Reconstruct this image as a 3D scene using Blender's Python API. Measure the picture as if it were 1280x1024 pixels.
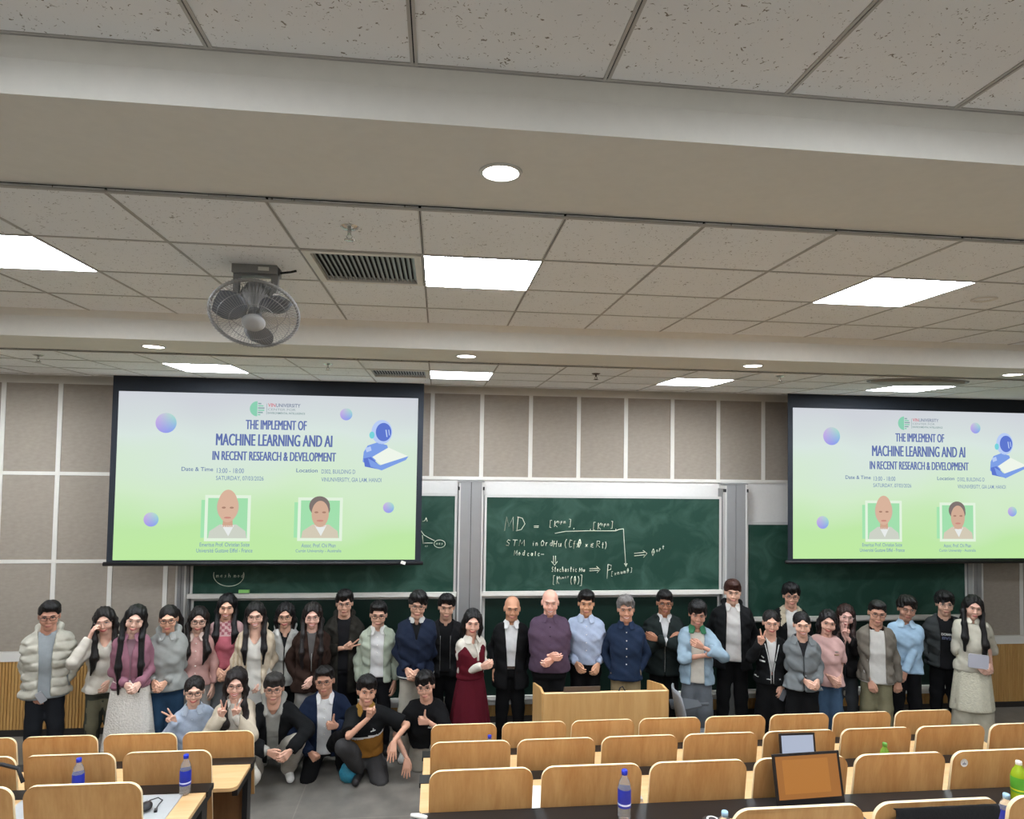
import bpy, bmesh, math, random
import numpy as np
from mathutils import Vector, Matrix

for o in list(bpy.data.objects): bpy.data.objects.remove(o, do_unlink=True)
SC = bpy.context.scene
COL = SC.collection
random.seed(7)

# ------------------------------------------------------------------ camera
F_PX, YAW, PITCH, ROLL, CX, CY = 821.68, .1112, .0387, .0155, 640., 537.45
EYE = np.array([0., 0., 3.2])
def cam_axes():
    cy, sy, cp, sp = math.cos(YAW), math.sin(YAW), math.cos(PITCH), math.sin(PITCH)
    f = np.array([sy*cp, cy*cp, sp]); r = np.array([cy, -sy, 0.]); u = np.cross(r, f)
    cr, sr = math.cos(ROLL), math.sin(ROLL)
    return np.array([cr*r+sr*u, -sr*r+cr*u, f])
AX = cam_axes()
def ray(px, py): return AX.T @ np.array([(px-CX)/F_PX, -(py-CY)/F_PX, 1.])
def at_y(px, py, y): d = ray(px, py); return EYE + d*(y/d[1])      # hit a plane parallel to the front wall
def at_z(px, py, z): d = ray(px, py); return EYE + d*((z-EYE[2])/d[2])  # hit a level plane
cam_d = bpy.data.cameras.new('camera'); cam = bpy.data.objects.new('camera', cam_d); COL.objects.link(cam)
cam_d.sensor_fit = 'HORIZONTAL'; cam_d.sensor_width = 36.; cam_d.lens = F_PX/1280*36
cam_d.shift_y = (CY-512)/1280; cam_d.clip_start = .05
mw = Matrix.Identity(4)
for i in range(3):
    mw[i][0], mw[i][1], mw[i][2], mw[i][3] = AX[0][i], AX[1][i], -AX[2][i], EYE[i]
cam.matrix_world = mw
SC.camera = cam

# ------------------------------------------------------------------ world, exposure
w = bpy.data.worlds.new('world'); SC.world = w; w.use_nodes = True
w.node_tree.nodes['Background'].inputs[0].default_value = (.8, .82, .85, 1)
w.node_tree.nodes['Background'].inputs[1].default_value = .25
SC.view_settings.view_transform = 'Standard'; SC.view_settings.look = 'None'
SC.view_settings.gamma = 1; SC.view_settings.use_curve_mapping = False
SC.view_settings.exposure = 0.
PANEL_POWER = 51.0      # emission of the square ceiling panels
SPOT_POWER = 14.0       # emission of the round downlights

# ------------------------------------------------------------------ helpers
def lin(c):
    if isinstance(c, str): c = [int(c[i:i+2], 16) for i in (0, 2, 4)]
    return tuple((v/255/12.92 if v/255 <= .04045 else ((v/255+.055)/1.055)**2.4) for v in c)
MATS = {}
def mat(name, col, rough=.6, bump=0., scale=60., var=.06, metal=0., spec=.4, emit=None, estr=1., trans=0., stretch=(1, 1, 1), vscale=None):
    if name in MATS: return MATS[name]
    m = bpy.data.materials.new(name); m.use_nodes = True; MATS[name] = m
    nt = m.node_tree; b = nt.nodes['Principled BSDF']
    c = lin(col); b.inputs['Base Color'].default_value = (*c, 1)
    b.inputs['Roughness'].default_value = rough; b.inputs['Metallic'].default_value = metal
    b.inputs['Specular IOR Level'].default_value = spec
    if emit is not None:
        b.inputs['Emission Color'].default_value = (*lin(emit), 1); b.inputs['Emission Strength'].default_value = estr
    if trans: b.inputs['Transmission Weight'].default_value = trans; b.inputs['IOR'].default_value = 1.2
    if var or bump:
        tc = nt.nodes.new('ShaderNodeTexCoord'); mp = nt.nodes.new('ShaderNodeMapping'); mp.inputs['Scale'].default_value = stretch
        nt.links.new(tc.outputs['Object'], mp.inputs['Vector'])
        if var:
            n = nt.nodes.new('ShaderNodeTexNoise'); n.inputs['Scale'].default_value = vscale or scale*.25; n.inputs['Detail'].default_value = 4
            nt.links.new(mp.outputs[0], n.inputs['Vector'])
            mx = nt.nodes.new('ShaderNodeMix'); mx.data_type = 'RGBA'
            mx.inputs[6].default_value = (*[max(0, v*(1-var*2.2)) for v in c], 1); mx.inputs[7].default_value = (*[min(1, v*(1+var*2.2)) for v in c], 1)
            nt.links.new(n.outputs['Fac'], mx.inputs[0]); nt.links.new(mx.outputs[2], b.inputs['Base Color'])
        if bump:
            n2 = nt.nodes.new('ShaderNodeTexNoise'); n2.inputs['Scale'].default_value = scale; n2.inputs['Detail'].default_value = 3
            nt.links.new(mp.outputs[0], n2.inputs['Vector'])
            bp = nt.nodes.new('ShaderNodeBump'); bp.inputs['Strength'].default_value = bump; bp.inputs['Distance'].default_value = .01
            nt.links.new(n2.outputs['Fac'], bp.inputs['Height']); nt.links.new(bp.outputs[0], b.inputs['Normal'])
    return m
def glow(name, col, strength=1.):
    if name in MATS: return MATS[name]
    m = bpy.data.materials.new(name); m.use_nodes = True; MATS[name] = m; nt = m.node_tree
    nt.nodes.remove(nt.nodes['Principled BSDF']); e = nt.nodes.new('ShaderNodeEmission')
    e.inputs[0].default_value = (*lin(col), 1); e.inputs[1].default_value = strength
    nt.links.new(e.outputs[0], nt.nodes['Material Output'].inputs[0]); return m

def tag(o, label=None, cat=None, group=None, kind=None):
    if label: o['label'] = label
    if cat: o['category'] = cat
    if group: o['group'] = group
    if kind: o['kind'] = kind
    return o
def empty(name, loc=(0, 0, 0), rz=0.):
    o = bpy.data.objects.new(name, None); COL.objects.link(o); o.location = loc; o.rotation_euler = (0, 0, rz)
    o.empty_display_size = .1; return o
def link(name, me, mats, parent=None, loc=None):
    o = bpy.data.objects.new(name, me); COL.objects.link(o)
    if mats is not None and not me.materials:
        for m in (mats if isinstance(mats, (list, tuple)) else [mats]): me.materials.append(m)
    if parent is not None: o.parent = parent
    if loc is not None: o.location = loc
    return o
def copy_tree(o, parent=None):
    c = o.copy(); COL.objects.link(c); c.parent = parent
    for ch in list(o.children): copy_tree(ch, c)
    return c
class MB:
    """collects simple solids, then builds ONE mesh object"""
    def __init__(s): s.v = []; s.f = []; s.mi = []; s.sm = []
    def add(s, v, f, mi=0, smooth=False):
        k = len(s.v); s.v += [tuple(float(q) for q in p) for p in v]; s.f += [tuple(i+k for i in q) for q in f]
        s.mi += [mi]*len(f); s.sm += [smooth]*len(f); return s
    def box(s, x0, x1, y0, y1, z0, z1, mi=0):
        v = [(x, y, z) for x in (x0, x1) for y in (y0, y1) for z in (z0, z1)]
        return s.add(v, [(0, 1, 3, 2), (4, 6, 7, 5), (0, 4, 5, 1), (2, 3, 7, 6), (0, 2, 6, 4), (1, 5, 7, 3)], mi)
    def obox(s, M, hx, hy, hz, mi=0):
        v = [M @ Vector((x, y, z)) for x in (-hx, hx) for y in (-hy, hy) for z in (-hz, hz)]
        return s.add(v, [(0, 1, 3, 2), (4, 6, 7, 5), (0, 4, 5, 1), (2, 3, 7, 6), (0, 2, 6, 4), (1, 5, 7, 3)], mi)
    def prism(s, poly, d, M=None, mi=0, mi_side=None, smooth_side=False):
        """poly in local xz-plane, extruded along +y by d"""
        n = len(poly); v = [(x, 0, z) for x, z in poly]+[(x, d, z) for x, z in poly]
        if M is not None: v = [M @ Vector(p) for p in v]
        s.add(v, [tuple(range(n)), tuple(range(2*n-1, n-1, -1))], mi)
        return s.add(v, [(i, n+i, n+(i+1) % n, (i+1) % n) for i in range(n)], mi if mi_side is None else mi_side, smooth_side)
    def tube(s, pts, r, n=8, mi=0, closed=False, cap=True):
        pts = [np.array(p, float) for p in pts]; m = len(pts); rr = r if isinstance(r, (list, tuple)) else [r]*m
        v = []; f = []; up = np.array([0.13, .31, .94])
        for i, p in enumerate(pts):
            a = pts[(i-1) % m] if (closed or i > 0) else p; b = pts[(i+1) % m] if (closed or i < m-1) else p
            t = b-a; t = t/(np.linalg.norm(t)+1e-9); e = np.cross(t, up)
            if np.linalg.norm(e) < .1: e = np.cross(t, [1, 0, 0])
            e /= np.linalg.norm(e); g = np.cross(t, e)
            for k in range(n):
                q = 2*math.pi*k/n; v.append(p+rr[i]*(math.cos(q)*e+math.sin(q)*g))
        for i in range(m if closed else m-1):
            for k in range(n):
                j = (i+1) % m; f.append((i*n+k, i*n+(k+1) % n, j*n+(k+1) % n, j*n+k))
        if cap and not closed: f += [tuple(range(n-1, -1, -1)), tuple(range((m-1)*n, m*n))]
        return s.add(v, f, mi, True)
    def lathe(s, prof, n=20, M=None, mi=0, cap=True):
        """prof = [(r,z)...] about z"""
        v = [(r*math.cos(2*math.pi*k/n), r*math.sin(2*math.pi*k/n), z) for r, z in prof for k in range(n)]
        if M is not None: v = [M @ Vector(p) for p in v]
        m = len(prof); f = [(i*n+k, i*n+(k+1) % n, (i+1)*n+(k+1) % n, (i+1)*n+k) for i in range(m-1) for k in range(n)]
        s.add(v, f, mi, True)
        if cap: s.add(v, [tuple(range(n-1, -1, -1)), tuple(range((m-1)*n, m*n))], mi)
        return s
    def ellipsoid(s, c, r, M=None, nu=10, nv=7, mi=0):
        v = []; f = []
        for i in range(nv+1):
            t = math.pi*i/nv
            for k in range(nu):
                q = 2*math.pi*k/nu; p = Vector((r[0]*math.sin(t)*math.cos(q), r[1]*math.sin(t)*math.sin(q), r[2]*math.cos(t)))
                if M is not None: p = M @ p
                v.append((p[0]+c[0], p[1]+c[1], p[2]+c[2]))
        for i in range(nv):
            for k in range(nu): f.append((i*nu+k, (i+1)*nu+k, (i+1)*nu+(k+1) % nu, i*nu+(k+1) % nu))
        return s.add(v, f, mi, True)
    def mesh(s, name):
        me = bpy.data.meshes.new(name); me.from_pydata(s.v, [], s.f)
        me.polygons.foreach_set('material_index', s.mi); me.polygons.foreach_set('use_smooth', s.sm); me.update(); return me
    def build(s, name, mats, parent=None, loc=None): return link(name, s.mesh(name), mats, parent, loc)
def struct(o): o['kind'] = 'structure'; return o

# ------------------------------------------------------------------ surface materials
M_PAINT = mat('white_paint', 'e4e2dc', .75, .05, 120, .02)
M_BEAM = mat('beam_paint', 'e2dfd6', .8, .04, 90, .02)
M_TRIM = mat('white_trim', 'e2dfd6', .55, 0, 50, .02)
M_PANEL = mat('acoustic_fabric', 'a3998c', .95, .35, 260, .07, stretch=(1, 1, 2.2), vscale=18)
M_BLACK = mat('black_plastic', '17171a', .45, .05, 200, .04)
M_DARK = mat('black_metal', '1c1b1b', .4, .03, 200, .05)
M_ALU = mat('aluminium', 'a3a4a3', .42, 0, 30, .03, metal=.55)
M_ALUL = mat('aluminium_light', 'd6d5d0', .4, 0, 30, .02, metal=.25)
M_TBAR = mat('grid_bar', 'b9b6b0', .5, 0, 30, .02)
M_SLOT = mat('dark_gap', '25262b', .8, 0, 30, 0)
M_BASE = mat('dark_skirting', '2a2623', .6, .05, 80, .05)
M_GREY = mat('grey_plastic', '8a8a88', .45, .02, 80, .03)
M_LED = glow('led_panel', 'f0f6ff', PANEL_POWER)
M_SPOT = glow('led_downlight', 'fffaf0', SPOT_POWER)

def wood_mat(name, c1, c2, rough=.38, axis=0, bands=3.2, rnd=True):
    m = bpy.data.materials.new(name); m.use_nodes = True; nt = m.node_tree; b = nt.nodes['Principled BSDF']
    tc = nt.nodes.new('ShaderNodeTexCoord'); mp = nt.nodes.new('ShaderNodeMapping')
    sc = [14., 14., 14.]; sc[axis] = 1.3; mp.inputs['Scale'].default_value = sc
    if rnd:
        oi = nt.nodes.new('ShaderNodeObjectInfo'); cmb = nt.nodes.new('ShaderNodeVectorMath'); cmb.operation = 'MULTIPLY_ADD'
        vm = nt.nodes.new('ShaderNodeCombineXYZ')
        for i in range(3): nt.links.new(oi.outputs['Random'], vm.inputs[i])
        cmb.inputs[1].default_value = (40, 23, 31); nt.links.new(vm.outputs[0], cmb.inputs[0]); nt.links.new(tc.outputs['Object'], cmb.inputs[2])
        nt.links.new(cmb.outputs[0], mp.inputs['Vector'])
    else: nt.links.new(tc.outputs['Object'], mp.inputs['Vector'])
    n = nt.nodes.new('ShaderNodeTexNoise'); n.inputs['Scale'].default_value = .9; n.inputs['Detail'].default_value = 5; n.inputs['Distortion'].default_value = .8
    nt.links.new(mp.outputs[0], n.inputs['Vector'])
    n2 = nt.nodes.new('ShaderNodeTexNoise'); n2.inputs['Scale'].default_value = 7; n2.inputs['Detail'].default_value = 3
    nt.links.new(mp.outputs[0], n2.inputs['Vector'])
    ad = nt.nodes.new('ShaderNodeMath'); ad.operation = 'MULTIPLY_ADD'; ad.inputs[1].default_value = .35
    nt.links.new(n2.outputs['Fac'], ad.inputs[0]); nt.links.new(n.outputs['Fac'], ad.inputs[2])
    cr = nt.nodes.new('ShaderNodeValToRGB'); cr.color_ramp.elements[0].position = .42; cr.color_ramp.elements[1].position = .86
    cr.color_ramp.elements[0].color = (*lin(c1), 1); cr.color_ramp.elements[1].color = (*lin(c2), 1)
    nt.links.new(ad.outputs[0], cr.inputs[0]); nt.links.new(cr.outputs[0], b.inputs['Base Color'])
    b.inputs['Roughness'].default_value = rough; b.inputs['Specular IOR Level'].default_value = .35
    return m
M_PLY = wood_mat('plywood_face', 'b07d48', 'c89b64', .4, axis=2)
M_PLYE = mat('plywood_edge', 'efd9ae', .5, 0, 60, .05)
M_DESK = wood_mat('desk_laminate', 'c89f6c', 'd6b282', .35, axis=0)
M_LECT = wood_mat('lectern_veneer', 'bb9159', 'cba46c', .45, axis=2, rnd=False)
M_SLAT = wood_mat('slat_wood', 'b08348', 'c39a5e', .5, axis=2)
M_BROWN = wood_mat('brown_panel', '6d4a2c', '84603c', .5, axis=2)

def tile_mat():
    m = bpy.data.materials.new('mineral_tile'); m.use_nodes = True; nt = m.node_tree; b = nt.nodes['Principled BSDF']
    g = nt.nodes.new('ShaderNodeNewGeometry'); mp = nt.nodes.new('ShaderNodeMapping'); mp.inputs['Scale'].default_value = (1, 1, .01)
    nt.links.new(g.outputs['Position'], mp.inputs['Vector'])
    v = nt.nodes.new('ShaderNodeTexNoise'); v.inputs['Scale'].default_value = 62; v.inputs['Detail'].default_value = 1.2; v.inputs['Distortion'].default_value = 1.5
    nt.links.new(mp.outputs[0], v.inputs['Vector'])
    cr = nt.nodes.new('ShaderNodeValToRGB'); e = cr.color_ramp.elements
    e[0].position = .28; e[0].color = (*lin('8e887d'), 1); e[1].position = .322; e[1].color = (*lin('eff0ef'), 1)
    nt.links.new(v.outputs['Fac'], cr.inputs[0]); nt.links.new(cr.outputs[0], b.inputs['Base Color'])
    b.inputs['Roughness'].default_value = .95; b.inputs['Specular IOR Level'].default_value = .1
    return m
M_TILE = tile_mat()
def board_mat():
    m = bpy.data.materials.new('green_chalkboard'); m.use_nodes = True; nt = m.node_tree; b = nt.nodes['Principled BSDF']
    tc = nt.nodes.new('ShaderNodeTexCoord')
    n = nt.nodes.new('ShaderNodeTexNoise'); n.inputs['Scale'].default_value = 3.2; n.inputs['Detail'].default_value = 6; n.inputs['Distortion'].default_value = 1.2
    nt.links.new(tc.outputs['Object'], n.inputs['Vector'])
    cr = nt.nodes.new('ShaderNodeValToRGB'); e = cr.color_ramp.elements
    e[0].position = .45; e[0].color = (*lin('1d4034'), 1); e[1].position = .82; e[1].color = (*lin('3f5f52'), 1)
    nt.links.new(n.outputs['Fac'], cr.inputs[0]); nt.links.new(cr.outputs[0], b.inputs['Base Color'])
    b.inputs['Roughness'].default_value = .55; b.inputs['Specular IOR Level'].default_value = .3; return m
M_BOARD = board_mat()
def floor_mat():
    m = bpy.data.materials.new('grey_floor'); m.use_nodes = True; nt = m.node_tree; b = nt.nodes['Principled BSDF']
    tc = nt.nodes.new('ShaderNodeTexCoord')
    n = nt.nodes.new('ShaderNodeTexNoise'); n.inputs['Scale'].default_value = 5; n.inputs['Detail'].default_value = 8
    nt.links.new(tc.outputs['Object'], n.inputs['Vector'])
    br = nt.nodes.new('ShaderNodeTexBrick'); br.offset = 0; br.inputs['Scale'].default_value = 1; br.inputs['Brick Width'].default_value = 1.2; br.inputs['Row Height'].default_value = 1.2; br.inputs['Mortar Size'].default_value = .006
    br.inputs['Color1'].default_value = (1, 1, 1, 1); br.inputs['Color2'].default_value = (.95, .95, .95, 1); br.inputs['Mortar'].default_value = (1.25, 1.25, 1.25, 1)
    nt.links.new(tc.outputs['Object'], br.inputs['Vector'])
    cr = nt.nodes.new('ShaderNodeValToRGB'); e = cr.color_ramp.elements
    e[0].position = .3; e[0].color = (*lin('64605a'), 1); e[1].position = .7; e[1].color = (*lin('79756d'), 1)
    nt.links.new(n.outputs['Fac'], cr.inputs[0])
    mx = nt.nodes.new('ShaderNodeMix'); mx.data_type = 'RGBA'; mx.blend_type = 'MULTIPLY'; mx.inputs[0].default_value = 1
    nt.links.new(cr.outputs[0], mx.inputs[6]); nt.links.new(br.outputs['Color'], mx.inputs[7]); nt.links.new(mx.outputs[2], b.inputs['Base Color'])
    b.inputs['Roughness'].default_value = .45; return m
M_FLOOR = floor_mat()

# ------------------------------------------------------------------ room shell
XL, XR, YB, YW = -6.6, 9.6, -6.5, 8.0
Z_NEAR, Z_SOF1, Z_MID, Z_SOF2, Z_FAR = 4.355, 4.205, 4.188, 3.996, 3.985
GX0 = -2.494                                  # a grid line of the suspended ceiling, 0.6 m module
floor = struct(MB().box(XL, XR, YB, YW+.1, -.12, 0).build('floor', M_FLOOR))
# raised tiers of the seating, out to the back wall
ROW_Y = [5.163, 4.21, 3.242, 2.31]; ROW_TOP = [1.115, 1.39, 1.67, 1.93]; RISE = .2725
tb = MB(); ys = [4.95-.955*i for i in range(8)]
for i, y in enumerate(ys): tb.box(XL, XR, YB, y, RISE*i+.0005, RISE*(i+1))
tier = struct(tb.build('floor_tiers', M_FLOOR))
wall = struct(MB().box(XL-.1, XR+.1, YW, YW+.15, 0, 4.6).build('wall_front', M_PAINT))
struct(MB().box(XL-.1, XL, YB, YW+.15, 0, 4.6).build('wall_left', M_PANEL))
struct(MB().box(XR, XR+.1, YB, YW+.15, 0, 4.6).build('wall_right', M_PANEL))
struct(MB().box(XL, XR, YB-.1, YB, 0, 4.6).build('wall_back', M_PANEL))

# acoustic panels and white battens of the front wall: 0.6 m module
BX0 = .522                                    # a batten centre
cols_x = [BX0+.6*k for k in range(-10, 14)]
rows_z = [(2.935, 3.935), (1.945, 2.895), (.93, 1.905)]
pm = {}
def wpanel(x0, x1, z0, z1):
    key = (round(x1-x0, 3), round(z1-z0, 3))
    if key not in pm:
        hx, hz = (x1-x0)/2, (z1-z0)/2
        pm[key] = MB().prism([(-hx, -hz), (hx, -hz), (hx, hz), (-hx, hz)], .012, Matrix.Translation((0, -.012, 0))).mesh('wall_panel')
        pm[key].materials.append(M_PANEL)
    link('wall_panel', pm[key], None, wall, ((x0+x1)/2, YW, (z0+z1)/2))
for i, x in enumerate(cols_x[:-1]):
    a, b = x+.024, x+.576
    if a < XL+.05 or b > XR-.05: continue
    for r, (z0, z1) in enumerate(rows_z):
        if r > 0 and -2.6 < x+.3 < 6.9: continue          # white wall behind the boards
        wpanel(a, b, z0, z1)
bt = MB()
for x in cols_x:
    if XL+.1 < x < XR-.1:
        MB().box(x-.024, x+.024, YW-.02, YW-.001, .93 if not -2.6 < x < 6.7 else 2.9, 3.935).build('wall_batten', M_TRIM, wall)
for (x0, x1, z0, z1) in ((XL, XR, 3.935, 4.02), (XL, XR, 2.895, 2.935), (XL, -2.9, 1.905, 1.945), (7.02, XR, 1.905, 1.945)):
    MB().box(x0, x1, YW-.019, YW-.0005, z0, z1).build('wall_batten', M_TRIM, wall)
struct(MB().box(XL, XR, YW-.03, YW, .82, .925).build('trim_1', M_TRIM))
struct(MB().box(XL, XR, YW-.03, YW-.012, 0, .07).build('baseboard_front', M_BASE))
sl = MB(); x = XL
while x < XR-.04:
    sl.box(x, x+.027, YW-.02, YW-.001, .06, .82); x += .034
tag(sl.build('wainscot_slats', M_SLAT, wall), kind='stuff')
MB().box(XL, XR, YW-.006, YW, .06, .82).build('wainscot_backing', M_SLAT, wall)

# ------------------------------------------------------------------ ceiling
ceil = struct(MB().box(XL, XR, YB, YW+.1, 4.62, 4.72).build('ceiling', M_PAINT))
def panel_box(name, x0, x1, y0, y1, z0, z1, m): return MB().box(x0, x1, y0, y1, z0, z1).build(name, m, ceil)
YF1, YS1, YF2, YS2, YEND = 1.98, 2.652, 5.0, 5.652, 7.53
def beam(name, yf, ys, ztop, zs):
    prof = [(yf-.045, ztop+.002), (yf, ztop-.045), (yf, zs), (ys, zs), (ys, ztop+.2), (yf-.045, ztop+.2)]   # sloped cornice, face, soffit
    M = Matrix(((0, 1, 0, XL), (1, 0, 0, 0), (0, 0, 1, 0), (0, 0, 0, 1)))
    return struct(MB().prism(prof, XR-XL, M).build(name, M_BEAM))
beam('trim_2', YF1, YS1, Z_NEAR, Z_SOF1); beam('trim_3', YF2, YS2, Z_MID, Z_SOF2)
tmesh = {}
LIGHTS = []; SKIP = set()
def zone(x_list, y_list, z, lights, vents, rw=.005):
    for i in range(len(x_list)-1):
        for j in range(len(y_list)-1):
            x0, x1, y0, y1 = x_list[i], x_list[i+1], y_list[j], y_list[j+1]
            c = ((x0+x1)/2, (y0+y1)/2)
            if any(abs(c[0]-q[0]) < .25 and abs(c[1]-q[1]) < .25 for q in lights): LIGHTS.append((x0, x1, y0, y1, z)); continue
            if any(abs(c[0]-q[0]) < .25 and abs(c[1]-q[1]) < .25 for q in vents): continue
            key = (round(x1-x0, 3), round(y1-y0, 3))
            if key not in tmesh:
                hx, hy = key[0]/2-.0055, key[1]/2-.0055
                tmesh[key] = MB().box(-hx, hx, -hy, hy, 0, .015).mesh('ceiling_tile'); tmesh[key].materials.append(M_TILE)
            link('ceiling_tile', tmesh[key], None, ceil, (c[0], c[1], z+random.uniform(0, .0015)))
    for x in x_list:
        g = MB()
        for s in (-1, 1): g.box(x+s*.002+min(0, s*rw), x+s*.002+max(0, s*rw), y_list[0], y_list[-1], z-.003, z+.004)
        g.box(x-.002, x+.002, y_list[0], y_list[-1], z+.001, z+.006, 1); g.build('ceiling_grid_bar', [M_TBAR, M_SLOT], ceil)
    for y in y_list:
        g = MB()
        for s in (-1, 1): g.box(x_list[0], x_list[-1], y+s*.002+min(0, s*rw), y+s*.002+max(0, s*rw), z-.0028, z+.004)
        g.box(x_list[0], x_list[-1], y-.002, y+.002, z+.001, z+.006, 1); g.build('ceiling_grid_bar', [M_TBAR, M_SLOT], ceil)
    panel_box('ceiling_backing', x_list[0], x_list[-1], y_list[0], y_list[-1], z+.02, z+.03, M_SLOT)
gx = [GX0+.6*k for k in range(-4, 15)]
mid_y = [2.652, 3.252, 3.852, 4.452, 5.0]; far_y = [5.652, 6.21, 6.81, 7.41, YEND]
lx = [GX0+.3+2.4*k for k in range(-1, 5)]
zone(gx, mid_y, Z_MID, [(x, 3.552) for x in lx], [(-.394, 3.552)])
zone(gx, far_y, Z_FAR, [(x, 6.51) for x in lx], [(-.394, 6.51)])
nx = [-.677+.5835*k for k in range(-6, 12)]; near_y = [-.15, .45, 1.05, 1.935]
zone(nx, near_y, Z_NEAR, [(nx[i]+.29, .75) for i in (1, 5, 9, 13)], [], .009)  # panels of this zone are out of view, added for their light
panel_box('ceiling_board', XL, gx[0], YS1, YF2, Z_MID, Z_MID+.03, M_BEAM); panel_box('ceiling_board', gx[-1], XR, YS1, YF2, Z_MID, Z_MID+.03, M_BEAM)
panel_box('ceiling_board', XL, gx[0], YS2, YEND, Z_FAR, Z_FAR+.03, M_BEAM); panel_box('ceiling_board', gx[-1], XR, YS2, YEND, Z_FAR, Z_FAR+.03, M_BEAM)
panel_box('ceiling_board', XL, XR, YB, -.15, Z_NEAR, Z_NEAR+.03, M_BEAM)
panel_box('ceiling_board', XL, nx[0], -.15, YF1, Z_NEAR, Z_NEAR+.03, M_BEAM); panel_box('ceiling_board', nx[-1], XR, -.15, YF1, Z_NEAR, Z_NEAR+.03, M_BEAM)
panel_box('ceiling_edge', XL, XR, YEND, YEND+.02, Z_FAR-.004, Z_FAR+.3, M_BEAM)
for k, (x0, x1, y0, y1, z) in enumerate(LIGHTS):
    t = empty('led_panel', ((x0+x1)/2, (y0+y1)/2, z))
    hx, hy = (x1-x0)/2-.006, (y1-y0)/2-.006
    MB().box(-hx, hx, -hy, hy, -.004, -.001).build('diffuser', M_LED, t)
    fr = MB(); fr.box(-hx, hx, -hy-.004, -hy, -.006, .0); fr.box(-hx, hx, hy, hy+.004, -.006, .0); fr.box(-hx-.004, -hx, -hy, hy, -.006, 0); fr.box(hx, hx+.004, -hy, hy, -.006, 0)
    fr.build('frame', M_ALUL, t)
    MB().box(-hx, hx, -hy, hy, .0, .02).build('housing', M_GREY, t)
    zn = 'over the front seating rows' if z == Z_MID else ('above the chalkboards' if z == Z_FAR else 'behind the nearer ceiling beam')
    bay = {Z_MID: {-2: 'across the orbit fan from the larger grille', 0: 'right beside the larger air grille', 3: 'beyond the larger grille, by the ring fitting'}, Z_FAR: {-2: 'directly above the fully visible slide screen', 0: 'right beside the small air grille', 3: 'above the column behind the brown-haired man', 5: 'beside the oval ceiling diffuser'}}.get(z, {}).get(int(round(t.location.x-.2)))
    tag(t, 'square glowing white LED panel in the ceiling, '+(bay or zn), 'ceiling light', None if bay else 'LED panels '+zn)
# unseen rear panels behind the viewpoint, added to brighten the room
for x in (-3.6, 0, 3.6, 7.2):
    for y in (-2.2, -4.6):
        t = empty('led_panel', (x, y, Z_NEAR)); MB().box(-.3, .3, -.3, .3, -.006, -.001).build('diffuser', M_LED, t)
        tag(t, 'square glowing white LED panel in the rear ceiling board', 'ceiling light', 'LED panels of the rear ceiling')
def downlight(x, y, z, r, lab, grp=None):
    t = empty('downlight', (x, y, z))
    MB().lathe([(0.001, -.004), (r*.86, -.004), (r*.86, -.001)], 24, cap=False).build('lens', M_SPOT, t)
    MB().lathe([(r*.86, -.006), (r, -.005), (r*1.04, 0), (r*.86, 0), (r*.86, -.006)], 24, cap=False).build('rim', M_ALUL, t)
    tag(t, lab, 'downlight', grp)
downlight(.202, 2.291, Z_SOF1, .075, 'round recessed downlight in the underside of the nearer ceiling beam')
for px, py, lab in ((192, 433, 'by the orbit fan, over the full slide screen'), (583, 445, 'in line with the panel beside the small grille'), (941, 457, 'in line with the column behind the brown-haired man'), (1266, 468, 'over the cut-off slide screen')):
    p = at_z(px, py, Z_SOF2); downlight(p[0], p[1], Z_SOF2, .085, 'round recessed downlight in the far beam '+lab)

# air grilles
def grille(x0, x1, y0, y1, z, lab, n):
    t = empty('air_grille', ((x0+x1)/2, (y0+y1)/2, z)); hx, hy = (x1-x0)/2-.01, (y1-y0)/2-.01
    MB().box(-hx+.03, hx-.03, -hy+.03, hy-.03, .045, .05).build('duct_back', M_SLOT, t)
    f = MB()
    for a in ((-hx, hx, -hy, -hy+.035), (-hx, hx, hy-.035, hy), (-hx, -hx+.035, -hy+.035, hy-.035), (hx-.035, hx, -hy+.035, hy-.035)): f.box(*a, -.008, .05)
    f.build('frame', M_TRIM, t)
    me = MB().obox(Matrix.Rotation(math.radians(35), 4, 'Y'), .011, hy-.036, .0012).mesh('slat'); me.materials.append(M_ALU)
    for i in range(n): link('slat', me, None, t, (-hx+.045+(2*hx-.09)*i/(n-1), 0, .008))
    tag(t, lab, 'air vent')
grille(-.694, -.094, 3.252, 3.852, Z_MID, 'white framed air grille with dark slats beside the ceiling fan', 20)
grille(-.694, -.094, 6.21, 6.81, Z_FAR, 'small white framed air grille above the slide screen and chalkboards', 20)
# sprinklers
def sprinkler(x, y, z, lab, m, grp=None):
    t = empty('sprinkler', (x, y, z))
    MB().lathe([(.001, -.012), (.028, -.01), (.042, 0)], 16, cap=False).build('escutcheon', m, t)
    b = MB().lathe([(.008, -.012), (.008, -.03)], 8); b.lathe([(.004, -.055), (.022, -.056), (.022, -.059), (.004, -.06)], 12)
    for s in (-1, 1): b.tube([(s*.004, 0, -.03), (s*.013, 0, -.042), (s*.003, 0, -.056)], .0025, 6)
    b.build('deflector', m, t); tag(t, lab, 'sprinkler', grp)
M_CHROME = mat('chrome', 'c9c9c6', .25, 0, 10, 0, metal=.9)
p = at_z(437, 284, Z_MID); sprinkler(p[0], p[1], Z_MID, 'chrome fire sprinkler on the tile above the larger air grille', M_CHROME)
for px, py, lab in ((48, 444, 'near the fabric wall panels'), (410, 455, 'above the full slide screen'), (975, 470, 'in front of the cut-off slide screen')):
    p = at_z(px, py, Z_FAR); sprinkler(p[0], p[1], Z_FAR, 'small fire sprinkler on the low ceiling '+lab, M_CHROME)
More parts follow.
